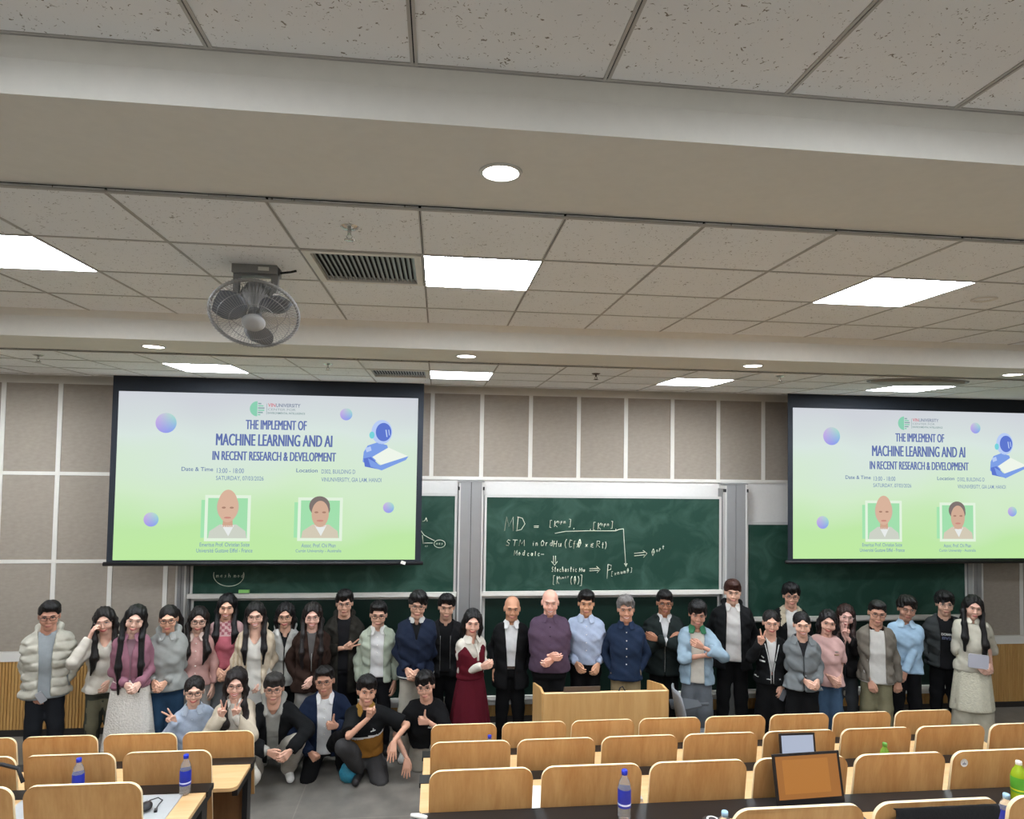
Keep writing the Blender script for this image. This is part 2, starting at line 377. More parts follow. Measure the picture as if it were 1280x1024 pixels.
p = at_z(745, 467, Z_FAR); sprinkler(p[0], p[1], Z_FAR, 'small dark brown sprinkler on the low ceiling tiles', mat('dark_bronze', '3b2d24', .5, 0, 10, 0))
p = at_z(1230, 374, Z_MID)
tag(MB().lathe([(.045, 0), (.05, -.006), (.06, -.008), (.068, -.004), (.07, 0)], 24, Matrix.Translation(p), cap=False).build('speaker_ring', M_TRIM), 'small round white ring fitting in a ceiling tile', 'ceiling speaker')
t = empty('ceiling_diffuser', (4.65, 5.93, Z_FAR))
MB().lathe([(.02, -.03), (.2, -.028), (.225, -.02), (.23, 0)], 32, Matrix.Diagonal((2.05, 1, 1, 1)), cap=False).build('face_plate', mat('warm_grey', '9b968a', .6, 0, 30, .04), t)
MB().lathe([(.232, -.004), (.245, -.012), (.25, 0)], 32, Matrix.Diagonal((2.05, 1, 1, 1)), cap=False).build('rim', M_GREY, t)
tag(t, 'low oval ceiling diffuser partly behind a light panel', 'air vent')

# wall-mounted style orbit fan on the ceiling
def orbit_fan():
    c = np.array([-.985, 3.62, Z_MID])
    t = empty('orbit_fan', c)
    G = mat('fan_grey', '8f8d89', .5, .02, 80, .03); GD = mat('fan_blade', '6b6d70', .4, 0, 50, .03); GL = mat('fan_cap', 'a9a8a5', .4, 0, 50, .02)
    b = MB(); b.box(-.115, .115, -.05, .06, -.045, 0)                 # mounting plate
    b.prism([(-.115, 0), (-.115, -.2), (-.09, -.21), (-.085, -.06), (.0, -.05), (.0, 0)], .035, Matrix.Translation((0, -.02, 0)))
    b.prism([(.115, 0), (.115, -.12), (.1, -.16), (.075, -.15), (.08, -.06), (.0, -.05), (.0, 0)], .035, Matrix.Translation((0, -.02, 0)))
    b.build('bracket', G, t)
    MB().box(.02, .075, -.0525, -.05, -.032, -.012).build('rating_label', M_TRIM, t)
    ax = Vector((.10, -.62, -.78)).normalized(); z = ax; x = Vector((1, 0, 0)); x = (x-z*x.dot(z)).normalized(); y = z.cross(x)
    M = Matrix.Translation((-.0, .0, -.215)) @ Matrix(((x.x, y.x, z.x, 0), (x.y, y.y, z.y, 0), (x.z, y.z, z.z, 0), (0, 0, 0, 1)))
    mb = MB().lathe([(.02, -.14), (.075, -.13), (.085, -.06), (.07, -.02), (.03, .0), (.03, .05)], 20, M); mb.build('motor', G, t)
    for k in range(12):
        a = 2*math.pi*k/12; q = [M @ Vector((.079*math.cos(a), .079*math.sin(a), -.12)), M @ Vector((.088*math.cos(a), .088*math.sin(a), -.06))]
        MB().tube(q, .003, 5).build('motor_fin', GD, t)
    R, zc = .222, .075
    cage = MB()
    cage.tube([M @ Vector((R*math.cos(a), R*math.sin(a), zc-.01)) for a in np.linspace(0, 2*math.pi, 49)[:-1]], .009, 8, closed=True)
    cage.build('cage_rim', G, t)
    wires = MB()
    for k in range(72):
        a = 2*math.pi*k/72; ca, sa = math.cos(a), math.sin(a)
        wires.tube([M @ Vector((r*ca, r*sa, zz)) for r, zz in ((.06, zc+.055), (.13, zc+.05), (.2, zc+.03), (.23, zc+.0), (R, zc-.01))], .0011, 4, cap=False)
        wires.tube([M @ Vector((r*ca, r*sa, zz)) for r, zz in ((.07, zc-.075), (.15, zc-.07), (.215, zc-.045), (R, zc-.01))], .0011, 4, cap=False)
    for r, zz in ((.12, zc+.052), (.18, zc+.038), (.16, zc-.068)):
        wires.tube([M @ Vector((r*math.cos(a), r*math.sin(a), zz)) for a in np.linspace(0, 2*math.pi, 37)[:-1]], .0016, 4, closed=True)
    tag(wires.build('cage_wires', mat('fan_wire', '9a9997', .4, 0, 50, 0, metal=.4), t), kind='stuff')
    for k in range(3):
        a0 = 2*math.pi*k/3+.5; v = []; f = []
        nr, na = 7, 8
        for i in range(nr):
            r = .04+.165*i/(nr-1); wd = .35+.55*math.sin(math.pi*(i/(nr-1))**.8)*.9
            for j in range(na):
                u = j/(na-1)-.5; a = a0+u*wd*1.5; v.append(M @ Vector((r*math.cos(a), r*math.sin(a), zc-.005+u*.045)))
        for i in range(nr-1):
            for j in range(na-1): f.append((i*na+j, (i+1)*na+j, (i+1)*na+j+1, i*na+j+1))
        bl = MB().add(v, f, 0, True).build('fan_blade', GD, t); bl.modifiers.new('thickness', 'SOLIDIFY').thickness = .003
    MB().lathe([(.001, zc+.075), (.03, zc+.074), (.052, zc+.066), (.06, zc+.055), (.05, zc+.045)], 24, M, cap=False).build('hub_cap', GL, t)
    MB().lathe([(.0, zc-.03), (.036, zc-.03), (.036, zc+.03), (.0, zc+.035)], 20, M, cap=False).build('hub', GD, t)
    MB().obox(Matrix.Translation((.13, -.08, -.17)) @ Matrix.Rotation(.3, 4, 'Y') @ Matrix.Rotation(.7, 4, 'X'), .022, .012, .001).build('paper_tag', M_TRIM, t)
    MB().tube([(.06, .02, -.03), (.12, .03, -.02), (.17, .03, -.012), (.2, .03, -.004)], .006, 6).build('power_cable', M_BLACK, t)
    tag(t, 'grey caged orbit fan hanging from a bracket under the ceiling', 'fan')
orbit_fan()

# ------------------------------------------------------------------ text meshes (one dependency-graph update for all)
TXT = {}
def text_req(key, body, bold=0.): 
    cu = bpy.data.curves.new('t', 'FONT'); cu.body = body; cu.size = 1.; cu.offset = bold; cu.resolution_u = 3
    o = bpy.data.objects.new('t', cu); COL.objects.link(o); TXT[key] = o
for k, s, b in (('t1', 'THE IMPLEMENT OF', 0.), ('t2', 'MACHINE LEARNING AND AI', 0.), ('t3', 'IN RECENT RESEARCH & DEVELOPMENT', 0.),
                ('d0', 'Date & Time', .012), ('d1', '13:00 - 18:00', .006), ('d2', 'SATURDAY, 07/03/2026', .006),
                ('l0', 'Location', .012), ('l1', 'D302, BUILDING D', .006), ('l2', 'VINUNIVERSITY, GIA LAM, HANOI', .006),
                ('c1', 'Emeritus Prof. Christian Soize', .008), ('c2', 'Universit\u00e9 Gustave Eiffel - France', .008),
                ('c3', 'Assoc. Prof. Chi Phan', .008), ('c4', 'Curtin University - Australia', .008),
                ('g1', 'VIN', .015), ('g2', 'UNIVERSITY', .015), ('g3', 'CENTER FOR', 0.), ('g4', 'ENVIRONMENTAL INTELLIGENCE', .008),
                ('s1', 'DOWN', .008), ('s2', 'BVS', .008), ('s3', 'NUEL-NIE', .006)): text_req(k, s, b)
dg = bpy.context.evaluated_depsgraph_get()
for k, o in list(TXT.items()):
    me = bpy.data.meshes.new_from_object(o.evaluated_get(dg)); co = np.empty(len(me.vertices)*3); me.vertices.foreach_get('co', co); co = co.reshape(-1, 3)
    lo, hi = co.min(0), co.max(0); co[:, 0] = (co[:, 0]-lo[0])/(hi[0]-lo[0])-.5; co[:, 1] = (co[:, 1]-lo[1])/(hi[1]-lo[1])-.5
    me2 = bpy.data.meshes.new(k); fs = [tuple(p.vertices) for p in me.polygons]
    vs = [(a, 0., b) for a, b, _ in co]
    if k[0] in 'ts':                                   # heavier strokes: copies a hair apart
        n0 = len(vs); st_ = .05/(hi[0]-lo[0]); base = list(vs); fb = list(fs)
        for q, dx in enumerate((st_, -st_)): vs += [(a+dx, 0., b) for a, _, b in base]; fs += [tuple(i+n0*(q+1) for i in f_) for f_ in fb]
    me2.from_pydata(vs, [], fs); TXT[k] = me2          # unit box, x right, z up, faces -y
    bpy.data.objects.remove(o)
def text_mesh(key, w, h):
    me = TXT[key].copy(); co = np.empty(len(me.vertices)*3); me.vertices.foreach_get('co', co); co = co.reshape(-1, 3)
    co[:, 0] *= w; co[:, 2] *= h; me.vertices.foreach_set('co', co.ravel()); me.materials.clear(); return me

# ------------------------------------------------------------------ chalk strokes
GLY = {'M': ['0,0 .1,1 .45,.3 .85,1 1,0'], 'D': ['.1,0 .1,1', '0,1 .6,.9 .95,.5 .6,.1 0,0'], '=': ['0,.6 .9,.62', '.05,.35 .9,.37'], '~': ['0,.3 .25,.45 .5,.3 .75,.42 1,.34'],
 '[': ['.6,1.1 .2,1.1 .2,-.1 .6,-.1'], ']': ['.3,1.1 .7,1.1 .7,-.1 .3,-.1'], 'K': ['.1,0 .1,1', '.8,1 .1,.45 .85,0'], 'n': ['.1,0 .1,.6', '.1,.45 .45,.62 .7,.4 .7,0'], 'p': ['.1,-.35 .15,.6', '.15,.5 .6,.6 .7,.3 .2,.1'],
 'm': ['.05,0 .05,.6 .3,.55 .4,0', '.4,.4 .6,.6 .8,.4 .85,0'], '(': ['.6,1.1 .25,.7 .25,.3 .6,-.1'], ')': ['.3,1.1 .65,.7 .65,.3 .3,-.1'], ',': ['.4,.1 .3,-.2'], 'S': ['.85,.9 .4,1 .15,.75 .7,.4 .6,.05 .1,.1'],
 'T': ['0,1 1,.97', '.5,1 .45,0'], 'i': ['.4,.6 .42,0', '.45,.85 .47,.88'], 'O': ['.5,1 .1,.6 .25,.05 .75,.05 .95,.6 .5,1'], 't': ['.45,1 .4,.05 .7,.05', '.1,.65 .8,.68'], 'H': ['.1,0 .15,1', '.85,0 .9,1', '.12,.5 .88,.52'], 'e': ['.1,.3 .75,.38 .55,.62 .2,.5 .15,.15 .75,.05'],
 'C': ['.9,.9 .4,1 .1,.5 .35,.02 .9,.1'], 'f': ['.8,1 .5,.95 .4,-.2', '.15,.55 .75,.57'], 'x': ['.1,.6 .75,0', '.75,.6 .1,0'], 'b': ['.15,1 .15,0 .6,0 .75,.3 .5,.55 .15,.4'], 'R': ['.1,0 .1,1 .7,.9 .7,.6 .1,.5 .85,0'], 'P': ['.15,-.3 .15,1', '.15,1 .85,.9 .8,.55 .15,.45'],
 'l': ['.4,1 .45,0'], 'a': ['.7,.55 .3,.6 .12,.25 .4,0 .7,.4', '.72,.6 .75,0'], 'd': ['.7,.5 .25,.55 .12,.2 .45,0 .7,.2', '.75,1 .72,0'], 'u': ['.1,.6 .2,.05 .6,.1 .7,.6', '.7,.6 .75,0'], 's': ['.65,.55 .25,.55 .3,.35 .65,.25 .2,.0'], 'o': ['.4,.6 .1,.3 .4,0 .7,.3 .4,.6'],
 'h': ['.15,1 .12,0', '.12,.35 .45,.6 .7,.35 .7,0'], 'c': ['.7,.5 .3,.6 .12,.25 .35,0 .7,.08'], 'r': ['.2,.6 .2,0', '.2,.4 .6,.6'], '-': ['.1,.35 .8,.37'], '0': ['.4,1.1 .1,.55 .4,-.05 .75,.55 .4,1.1', '.12,.55 .74,.57'], 'E': ['.7,.6 .2,.5 .15,.1 .7,0', '.15,.3 .6,.32'], ' ': []}
def strokes_text(mb, s, px, py, w, h, plane_y, org, r=.004, rise=0., slant=.12):
    """hand-lettering: px/py baseline start and letter size in photograph pixels, laid on the board plane"""
    for ch in s:
        for st in GLY.get(ch, []):
            pts = [tuple(map(float, q.split(','))) for q in st.split()]
            P = [at_y(px+(a*.75+b*slant)*w, py-b*h, plane_y)-org for a, b in pts]
            mb.tube(P, r, 5)
        px += w; py -= rise*w

# ------------------------------------------------------------------ chalkboards
M_CHALK = mat('chalk', 'dfe3cc', .95, 0, 40, 0)
M_BOARD2 = mat('clean_chalkboard', '0f261e', .5, .03, 40, .08, spec=.3)  # darker green, used on the lower boards
def chalkboard(x0, x1, z0, z1, y, lab, tray=.05, m=None):
    c = np.array([(x0+x1)/2, y, z0]); t = empty('chalkboard', c); w2 = (x1-x0)/2; h = z1-z0
    MB().box(-w2+.02, w2-.02, 0, .018, tray, h-.02).build('writing_surface', m or M_BOARD, t)
    MB().box(-w2, w2, -.008, .022, h-.03, h).build('top_rail', M_ALUL, t)
    for s in (-1, 1): MB().box(min(s*w2, s*(w2-.028)), max(s*w2, s*(w2-.028)), -.006, .02, tray, h-.03).build('side_rail', M_ALUL, t)
    if tray: MB().box(-w2-.02, w2+.01, -.035, .022, 0, tray).build('chalk_tray', M_TRIM, t)
    tag(t, lab, 'chalkboard'); return t, c
cbL, oL = chalkboard(-2.765, .238, 1.525, 2.735, 7.875, 'green chalkboard with a faint circled sketch, behind the centred slide screen')
cbM, oM = chalkboard(.562, 3.518, 1.528, 2.725, 7.875, 'green chalkboard covered with chalk formulas between two grey columns')
cbR, oR = chalkboard(3.838, 6.838, 1.19, 2.41, 7.875, 'green chalkboard lowered behind the screen that runs out of view')
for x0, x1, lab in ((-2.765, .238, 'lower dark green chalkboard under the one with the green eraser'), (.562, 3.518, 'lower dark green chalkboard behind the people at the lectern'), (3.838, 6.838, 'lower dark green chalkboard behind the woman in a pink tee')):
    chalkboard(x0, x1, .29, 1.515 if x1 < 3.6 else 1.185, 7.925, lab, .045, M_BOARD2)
def column(x0, x1, z1, lab, cap=True):
    t = empty('board_column', ((x0+x1)/2, 7.9, 0)); w2 = (x1-x0)/2
    MB().box(-w2+.03, -.003, -.09, .09, .0, z1).build('column_face', M_ALU, t); MB().box(.003, w2-.03, -.09, .09, .0, z1).build('column_face', M_ALU, t)
    MB().box(-.0035, .0035, -.08, .08, 0, z1-.002).build('column_joint', M_SLOT, t)
    for s in (-1, 1):
        MB().box(min(s*(w2-.03), s*(w2-.012)), max(s*(w2-.03), s*(w2-.012)), -.1, .09, .0, z1-.02).build('guide_rail', M_ALUL, t)
        MB().box(min(s*(w2-.012), s*w2), max(s*(w2-.012), s*w2), -.03, .09, 0, z1-.06).build('guide_channel', M_GREY, t)
        MB().box(min(s*(w2-.02), s*w2), max(s*(w2-.02), s*w2), -.106, -.06, z1-.1, z1-.06).build('pulley_block', M_BLACK, t)
    if cap: MB().box(-w2, w2, -.1, .095, z1-.005, z1+.008).build('column_cap', M_ALU, t)
    tag(t, lab, 'board column')
column(.243, .555, 2.88, 'tall grey aluminium column between the two chalkboards with writing')
column(3.525, 3.832, 2.885, 'tall grey aluminium column behind the man with brown hair')
column(-2.91, -2.775, 2.88, 'narrow grey column at the board end beside fabric wall panels')
column(6.845, 7.02, 2.88, 'narrow grey column behind the woman with very long black hair')
MB_ = MB().box(-2.9, 7.0, 7.93, 7.985, .22, .29); struct(MB_.build('trim_4', M_TRIM))
# chalk writing on the middle board; pixel frame of the photograph laid on the board plane
yb = 7.8715
cw = MB(); S3 = 3.2
def zp(a, b): return 560+a/S3, 580+b/S3
def wr(s, a, b, w, h, r=.0042, rise=0.): q = zp(a, b); strokes_text(cw, s, q[0], q[1], w/S3, h/S3, yb, oM, r, rise)
def ln(pts, r=.004): cw.tube([at_y(*zp(*p), yb)-oM for p in pts], r, 5)
wr('MD', 226, 268, 46, 56); wr('=', 342, 262, 28, 22); wr('[K', 404, 252, 20, 24); wr('npm', 438, 238, 12, 14, .003); wr(']', 478, 250, 20, 26); wr(',', 500, 258, 14, 16); wr(',', 566, 262, 14, 16)
wr('[K', 578, 262, 20, 26); wr('npn', 612, 248, 12, 14, .003); wr(']', 648, 256, 16, 24); wr(',', 668, 262, 12, 14)
ln([(428, 278), (470, 270), (560, 268), (670, 268), (685, 262), (702, 260)]); ln([(702, 260), (704, 300), (708, 360), (711, 405)]); ln([(706, 398), (712, 410), (716, 398)], .006)
wr('ST', 230, 328, 26, 24); wr('M', 284, 328, 28, 24); wr('in', 336, 328, 14, 20); wr('Ord', 370, 328, 18, 22); wr('Hu', 420, 332, 20, 24); wr('(C', 464, 334, 18, 30); wr('fx', 498, 334, 16, 26); wr('0', 518, 332, 22, 28, .006); wr('x', 548, 332, 16, 18); wr('ER', 568, 334, 24, 26); wr('t)', 614, 338, 12, 24)
wr('Mod', 264, 366, 16, 20); wr('calc', 316, 368, 14, 18); ln([(372, 362), (384, 362)])
ln([(422, 368), (422, 396)]); ln([(430, 368), (430, 396)]); ln([(414, 390), (426, 406), (438, 390)])
wr('Stochastic', 414, 432, 10.5, 20); wr('Hu', 524, 432, 14, 16); ln([(566, 420), (602, 418)]); ln([(566, 428), (602, 426)]); ln([(594, 410), (608, 422), (596, 436)])
wr('P', 634, 446, 26, 44); wr('[xnum0]', 652, 448, 12.5, 16, .003, .2); ln([(745, 358), (786, 354)]); ln([(745, 368), (786, 364)]); ln([(780, 346), (796, 358), (782, 374)])
wr('0', 812, 366, 22, 24, .004, .6); wr('opt', 832, 352, 12, 14, .003, .5)
wr('[K', 418, 480, 16, 30); wr('nmes', 446, 462, 10, 12, .003, .2); wr('(0)', 488, 480, 14, 28); wr(']', 524, 484, 18, 36)
tag(cw.build('chalk_writing', M_CHALK, cbM), kind='stuff')
cl = MB()
def lnl(pts, r=.0035): cl.tube([at_y(*p, yb)-oL for p in pts], r, 5)
def ell(cx, cy, rx, ry, a0=0, a1=6.6): lnl([(cx+rx*math.cos(a), cy+ry*math.sin(a)) for a in np.linspace(a0, a1, 26)])
lnl([(528, 652), (531, 651), (533, 647)]); lnl([(534, 652), (533, 648)]); lnl([(525, 662), (530, 669), (537, 673), (543, 676)]); lnl([(528, 669), (529, 680)]); lnl([(530, 679), (541, 679)]); ell(549.5, 680, 7, 4.8)
strokes_text(cl, 'mes', 545, 681, 3.2, 3.2, yb, oL, .003); strokes_text(cl, 'er', 531, 684, 2.4, 3, yb, oL, .002)
ell(286, 719, 19, 14, -.25, math.pi+.25); strokes_text(cl, 'mesh', 270, 722, 5, 5, yb, oL, .0025); strokes_text(cl, 'mod', 292, 722, 4.5, 5, yb, oL, .0025)
tag(cl.build('chalk_writing', M_CHALK, cbL), kind='stuff')
p = at_y(305, 747, 7.85); e = empty('chalk_eraser', (p[0], 7.852, 1.5752))
MB().box(-.058, .058, -.02, .012, .012, .045).build('handle', mat('eraser_green', '9be07d', .6, .1, 80, .04), e); MB().box(-.056, .056, -.019, .011, 0, .012).build('felt', M_GREY, e)
tag(e, 'bright green chalkboard eraser on the white chalk tray', 'eraser')

# ------------------------------------------------------------------ projection screens with the slide
def slide_mat():
    m = bpy.data.materials.new('slide_background'); m.use_nodes = True; nt = m.node_tree; nt.nodes.remove(nt.nodes['Principled BSDF'])
    tc = nt.nodes.new('ShaderNodeTexCoord'); sp = nt.nodes.new('ShaderNodeSeparateXYZ'); nt.links.new(tc.outputs['Generated'], sp.inputs[0])
    cr = nt.nodes.new('ShaderNodeValToRGB'); e = cr.color_ramp.elements; e[0].position = 0; e[0].color = (*lin('bfeaa3'), 1); e[1].position = 1; e[1].color = (*lin('cfd3da'), 1)
    for p, c in ((.18, 'bfe8a8'), (.42, 'd2ebca'), (.7, 'd8e6e0')): q = e.new(p); q.color = (*lin(c), 1)
    n = nt.nodes.new('ShaderNodeTexNoise'); n.inputs['Scale'].default_value = 2.2; n.inputs['Detail'].default_value = 1; nt.links.new(tc.outputs['Generated'], n.inputs[0])
    a = nt.nodes.new('ShaderNodeMath'); a.operation = 'MULTIPLY_ADD'; a.inputs[1].default_value = .5; nt.links.new(n.outputs['Fac'], a.inputs[0]); nt.links.new(sp.outputs['Z'], a.inputs[2])
    b = nt.nodes.new('ShaderNodeMath'); b.operation = 'SUBTRACT'; b.inputs[1].default_value = .25; nt.links.new(a.outputs[0], b.inputs[0]); nt.links.new(b.outputs[0], cr.inputs[0])
    em = nt.nodes.new('ShaderNodeEmission'); nt.links.new(cr.outputs[0], em.inputs[0]); nt.links.new(em.outputs[0], nt.nodes['Material Output'].inputs[0]); return m
def orb_mat():
    m = bpy.data.materials.new('slide_orb'); m.use_nodes = True; nt = m.node_tree; nt.nodes.remove(nt.nodes['Principled BSDF'])
    tc = nt.nodes.new('ShaderNodeTexCoord'); sp = nt.nodes.new('ShaderNodeSeparateXYZ'); nt.links.new(tc.outputs['Generated'], sp.inputs[0])
    def mx(f, a, b):
        x = nt.nodes.new('ShaderNodeMix'); x.data_type = 'RGBA'; nt.links.new(f, x.inputs[0])
        for i, c in ((6, a), (7, b)):
            if isinstance(c, str): x.inputs[i].default_value = (*lin(c), 1)
            else: nt.links.new(c, x.inputs[i])
        return x.outputs[2]
    top = mx(sp.outputs['X'], 'd3b5e6', 'a9e8c4'); bot = mx(sp.outputs['X'], 'a99ae6', '7f9cf0'); c = mx(sp.outputs['Z'], bot, top)
    em = nt.nodes.new('ShaderNodeEmission'); nt.links.new(c, em.inputs[0]); nt.links.new(em.outputs[0], nt.nodes['Material Output'].inputs[0]); return m
M_SLIDE, M_ORB = slide_mat(), orb_mat()
SW, SH = 3.155, 1.79
def slide(parent, z0):
    def loc(u, v, k): return ((u-.5)*SW, -.0008*k-.003, z0+(1-v)*SH)
    def txt(key, name, u0, u1, v, h, col):
        o = link(name, text_mesh(key, (u1-u0)*SW, h*SH), glow('ink_'+col, col), parent, loc((u0+u1)/2, v, 4)); return o
    def disc(name, u, v, ru, rv, m, k=3, n=28, a0=0., a1=2*math.pi):
        pts = [(ru*SW*math.cos(a), rv*SH*math.sin(a)) for a in np.linspace(a0, a1, n+1)[:n if a1-a0 > 6.2 else n+1]]
        return MB().prism(pts, .0004).build(name, m, parent, loc(u, v, k))
    def poly(name, uv, m, k=3):
        u0 = sum(q[0] for q in uv)/len(uv); v0 = sum(q[1] for q in uv)/len(uv)
        return MB().prism([((u-u0)*SW, (v0-v)*SH) for u, v in uv], .0004).build(name, m, parent, loc(u0, v0, k))
    INK = '6474ad'
    txt('t1', 'title_text', .416, .618, .185, .058, INK); txt('t2', 'title_text', .32, .706, .278, .072, INK); txt('t3', 'title_text', .31, .72, .375, .055, INK)
    txt('d0', 'info_text', .21, .313, .458, .024, '7184ad'); txt('d1', 'info_text', .325, .414, .465, .03, '7f94b8'); txt('d2', 'info_text', .323, .48, .512, .03, '7f94b8')
    txt('l0', 'info_text', .588, .66, .458, .024, '7184ad'); txt('l1', 'info_text', .673, .788, .465, .03, '7f94b8'); txt('l2', 'info_text', .673, .878, .514, .03, '7f94b8')
    txt('c1', 'caption_text', .277, .44, .908, .024, '7d99bb'); txt('c2', 'caption_text', .267, .45, .943, .024, '7d99bb')
    txt('c3', 'caption_text', .612, .727, .913, .024, '7d99bb'); txt('c4', 'caption_text', .593, .747, .948, .024, '7d99bb')
    txt('g1', 'logo_text', .487, .512, .064, .022, 'd0707d'); txt('g2', 'logo_text', .514, .596, .064, .022, '7d88a0'); txt('g3', 'logo_text', .487, .58, .09, .013, '93a3a8'); txt('g4', 'logo_text', .487, .612, .112, .012, '6f8f8f')
    gr = glow('slide_logo_green', '8ccfb2')
    disc('logo_emblem', .452, .088, .025, .046, gr, 3, 24, math.pi/2, 1.5*math.pi)
    for i in range(6): poly('logo_emblem', [(.454, .052+.0135*i), (.454+.022*math.sin(.5+i*.45), .052+.0135*i), (.454+.022*math.sin(.5+i*.45), .06+.0135*i), (.454, .06+.0135*i)], gr if i % 2 else glow('slide_logo_grey', '8aa6a8'))
    poly('logo_divider', [(.4825, .055), (.4838, .055), (.4838, .122), (.4825, .122)], glow('slide_logo_grey', '8aa6a8'))
    for u, v, r in ((.155, .185, .034), (.752, .11, .021), (.118, .76, .024), (.905, .68, .019)): disc('slide_orb', u, v, r, r*SW/SH, M_ORB)
    wf = glow('slide_frame', 'e3f3de'); gb = glow('slide_photo_green', 'a3dfae'); soft = glow('slide_halo', 'a5e3b0')
    for k, (u0, u1, v0, v1, hair, skin, coat) in enumerate(((.29, .44, .612, .888, 'dcb596', 'd9b49d', 'cdd2c6'), (.597, .748, .622, .886, '807672', 'd2ae97', 'd3cab6'))):
        poly('slide_photo', [(u0-.012, v0+.03), (u1-.02, v0+.03), (u1-.02, v1-.02), (u0-.012, v1-.02)], soft, 1)
        poly('slide_photo_frame', [(u0, v0), (u1, v0), (u1, v1), (u0, v1)], wf, 2)
        poly('slide_photo', [(u0+.01, v0+.018), (u1-.01, v0+.018), (u1-.01, v1-.018), (u0+.01, v1-.018)], gb, 3)
        c = (u0+u1)/2
        poly('portrait_coat', [(c-.062, v1-.018), (c-.058, v1-.06), (c-.025, v1-.1), (c+.03, v1-.1), (c+.06, v1-.06), (c+.064, v1-.018)], glow('slide_coat%d' % k, coat), 4)
        poly('portrait_shirt', [(c-.018, v1-.095), (c+.022, v1-.095), (c+.004, v1-.03)], glow('slide_shirt', 'e8ecea'), 5)
        if k: disc('portrait_hair', c-.003, v0+.052, .035, .06, glow('slide_hair', hair), 5)
        disc('portrait_hair', c, v0+.07, .036 if k == 0 else .033, .085 if k == 0 else .05, glow('slide_hair%d' % k, 'cbb7a6' if k == 0 else hair), 5)
        disc('portrait_face', c, v0+(.065 if k == 0 else .1), .033 if k == 0 else .029, .098 if k == 0 else .08, glow('slide_skin%d' % k, skin), 6)
        poly('portrait_neck', [(c-.014, v1-.14), (c+.016, v1-.14), (c+.018, v1-.085), (c-.016, v1-.085)], glow('slide_neck%d' % k, 'cfa78f'), 5)
        for s in (-1, 1): disc('portrait_eye', c+s*.013, v0+.075+.015*k, .007, .006, glow('slide_eye', 'a98472'), 7, 10)
        disc('portrait_mouth', c, v0+.135+.006*k, .012, .006, glow('slide_mouth', 'c98d80'), 7, 10)
    B1, B2, B3 = glow('slide_blue', '7fa0e6'), glow('slide_blue_dark', '5f78cf'), glow('slide_blue_pale', 'b9cdf5')
    disc('slide_helmet', .876, .215, .036, .075, B3, 3); disc('slide_visor', .882, .215, .027, .057, B2, 4); disc('slide_helmet_ear', .842, .235, .009, .022, glow('slide_teal', '79d3dc'), 4)
    poly('slide_glint', [(.888, .2), (.892, .2), (.896, .245), (.892, .245)], B3, 5); poly('slide_glint', [(.898, .2), (.901, .2), (.904, .235), (.901, .235)], B3, 5)
    poly('slide_figure_body', [(.828, .3), (.86, .28), (.895, .295), (.905, .35), (.86, .39), (.83, .42), (.812, .4), (.815, .34)], B1, 3)
    poly('slide_figure_arm', [(.815, .38), (.84, .37), (.87, .42), (.865, .445), (.82, .43)], B2, 4)
    poly('slide_book', [(.83, .378), (.873, .42), (.97, .362), (.962, .385), (.878, .452), (.84, .43)], B1, 5)
    poly('slide_book_page', [(.845, .37), (.9, .31), (.968, .362), (.876, .418)], glow('slide_page', 'eef5ea'), 6)
    poly('slide_figure_hand', [(.82, .315), (.838, .305), (.842, .33), (.825, .342)], B3, 5)
def screen(x0, lab):
    y = 7.4; t = empty('projection_screen', (x0+SW/2, y, 1.99)); w2 = SW/2
    bz = .04                     # image bottom above the bar
    M_SB = mat('screen_black', '1b222b', .7, .05, 120, .03)
    MB().box(-w2-.062, w2+.062, .0, .004, .0, SH+bz+.55).build('screen_fabric', M_SB, t)
    MB().prism([(-w2, bz), (w2, bz), (w2, bz+SH), (-w2, bz+SH)], .0005, Matrix.Translation((0, -.002, 0))).build('slide_image', M_SLIDE, t)
    MB().tube([(-w2-.09, 0, .0), (w2+.09, 0, .0)], .022, 10).build('bottom_bar', M_BLACK, t)
    slide(t, bz); tag(t, lab, 'projection screen'); return t
screen(-3.388, 'pulled-down slide screen in full view, its title slide lit, left board behind')
screen(4.19, 'pulled-down slide screen cut off by the picture edge, repeating the title slide')
tag(MB().obox(Matrix.Translation(at_y(504, 703.5, 7.373)) @ Matrix.Rotation(.35, 4, 'Y'), .026, .004, .016).build('white_tag', M_TRIM), 'small white paper tag on the bar of the slide screen', 'tag')

# ------------------------------------------------------------------ lectern, laptop, tablet chair
def lectern():
    t = empty('lectern', (1.585, 6.0, 0)); w2 = .588
    MB().box(-w2, w2, 0, .022, .02, 1.03).build('front_panel', M_LECT, t)
    for s in (-1, 1):
        M = Matrix(((0, 1, 0, s*w2-(.011 if s > 0 else .011)), (1, 0, 0, 0), (0, 0, 1, 0), (0, 0, 0, 1)))
        MB().prism([(.022, .02), (.022, 1.03), (.182, 1.03), (.6, .93), (.6, .02)], .022, M).build('side_panel', M_LECT, t)
    MB().box(-w2+.012, w2-.012, .023, .6, .81, .832).build('desktop', M_LECT, t)
    MB().box(-w2-.004, w2+.004, -.006, .022, 0, .02).build('plinth', M_BLACK, t)
    MB().box(-w2+.012, w2-.012, .05, .5, .3, .318).build('shelf', M_LECT, t)
    MB().box(-w2+.012, w2-.012, -.002, .024, 1.03, 1.034).build('edge_strip', M_PLYE, t)
    tag(t, 'light wood lectern with raised side panels in front of the chalkboards', 'lectern')
lectern()
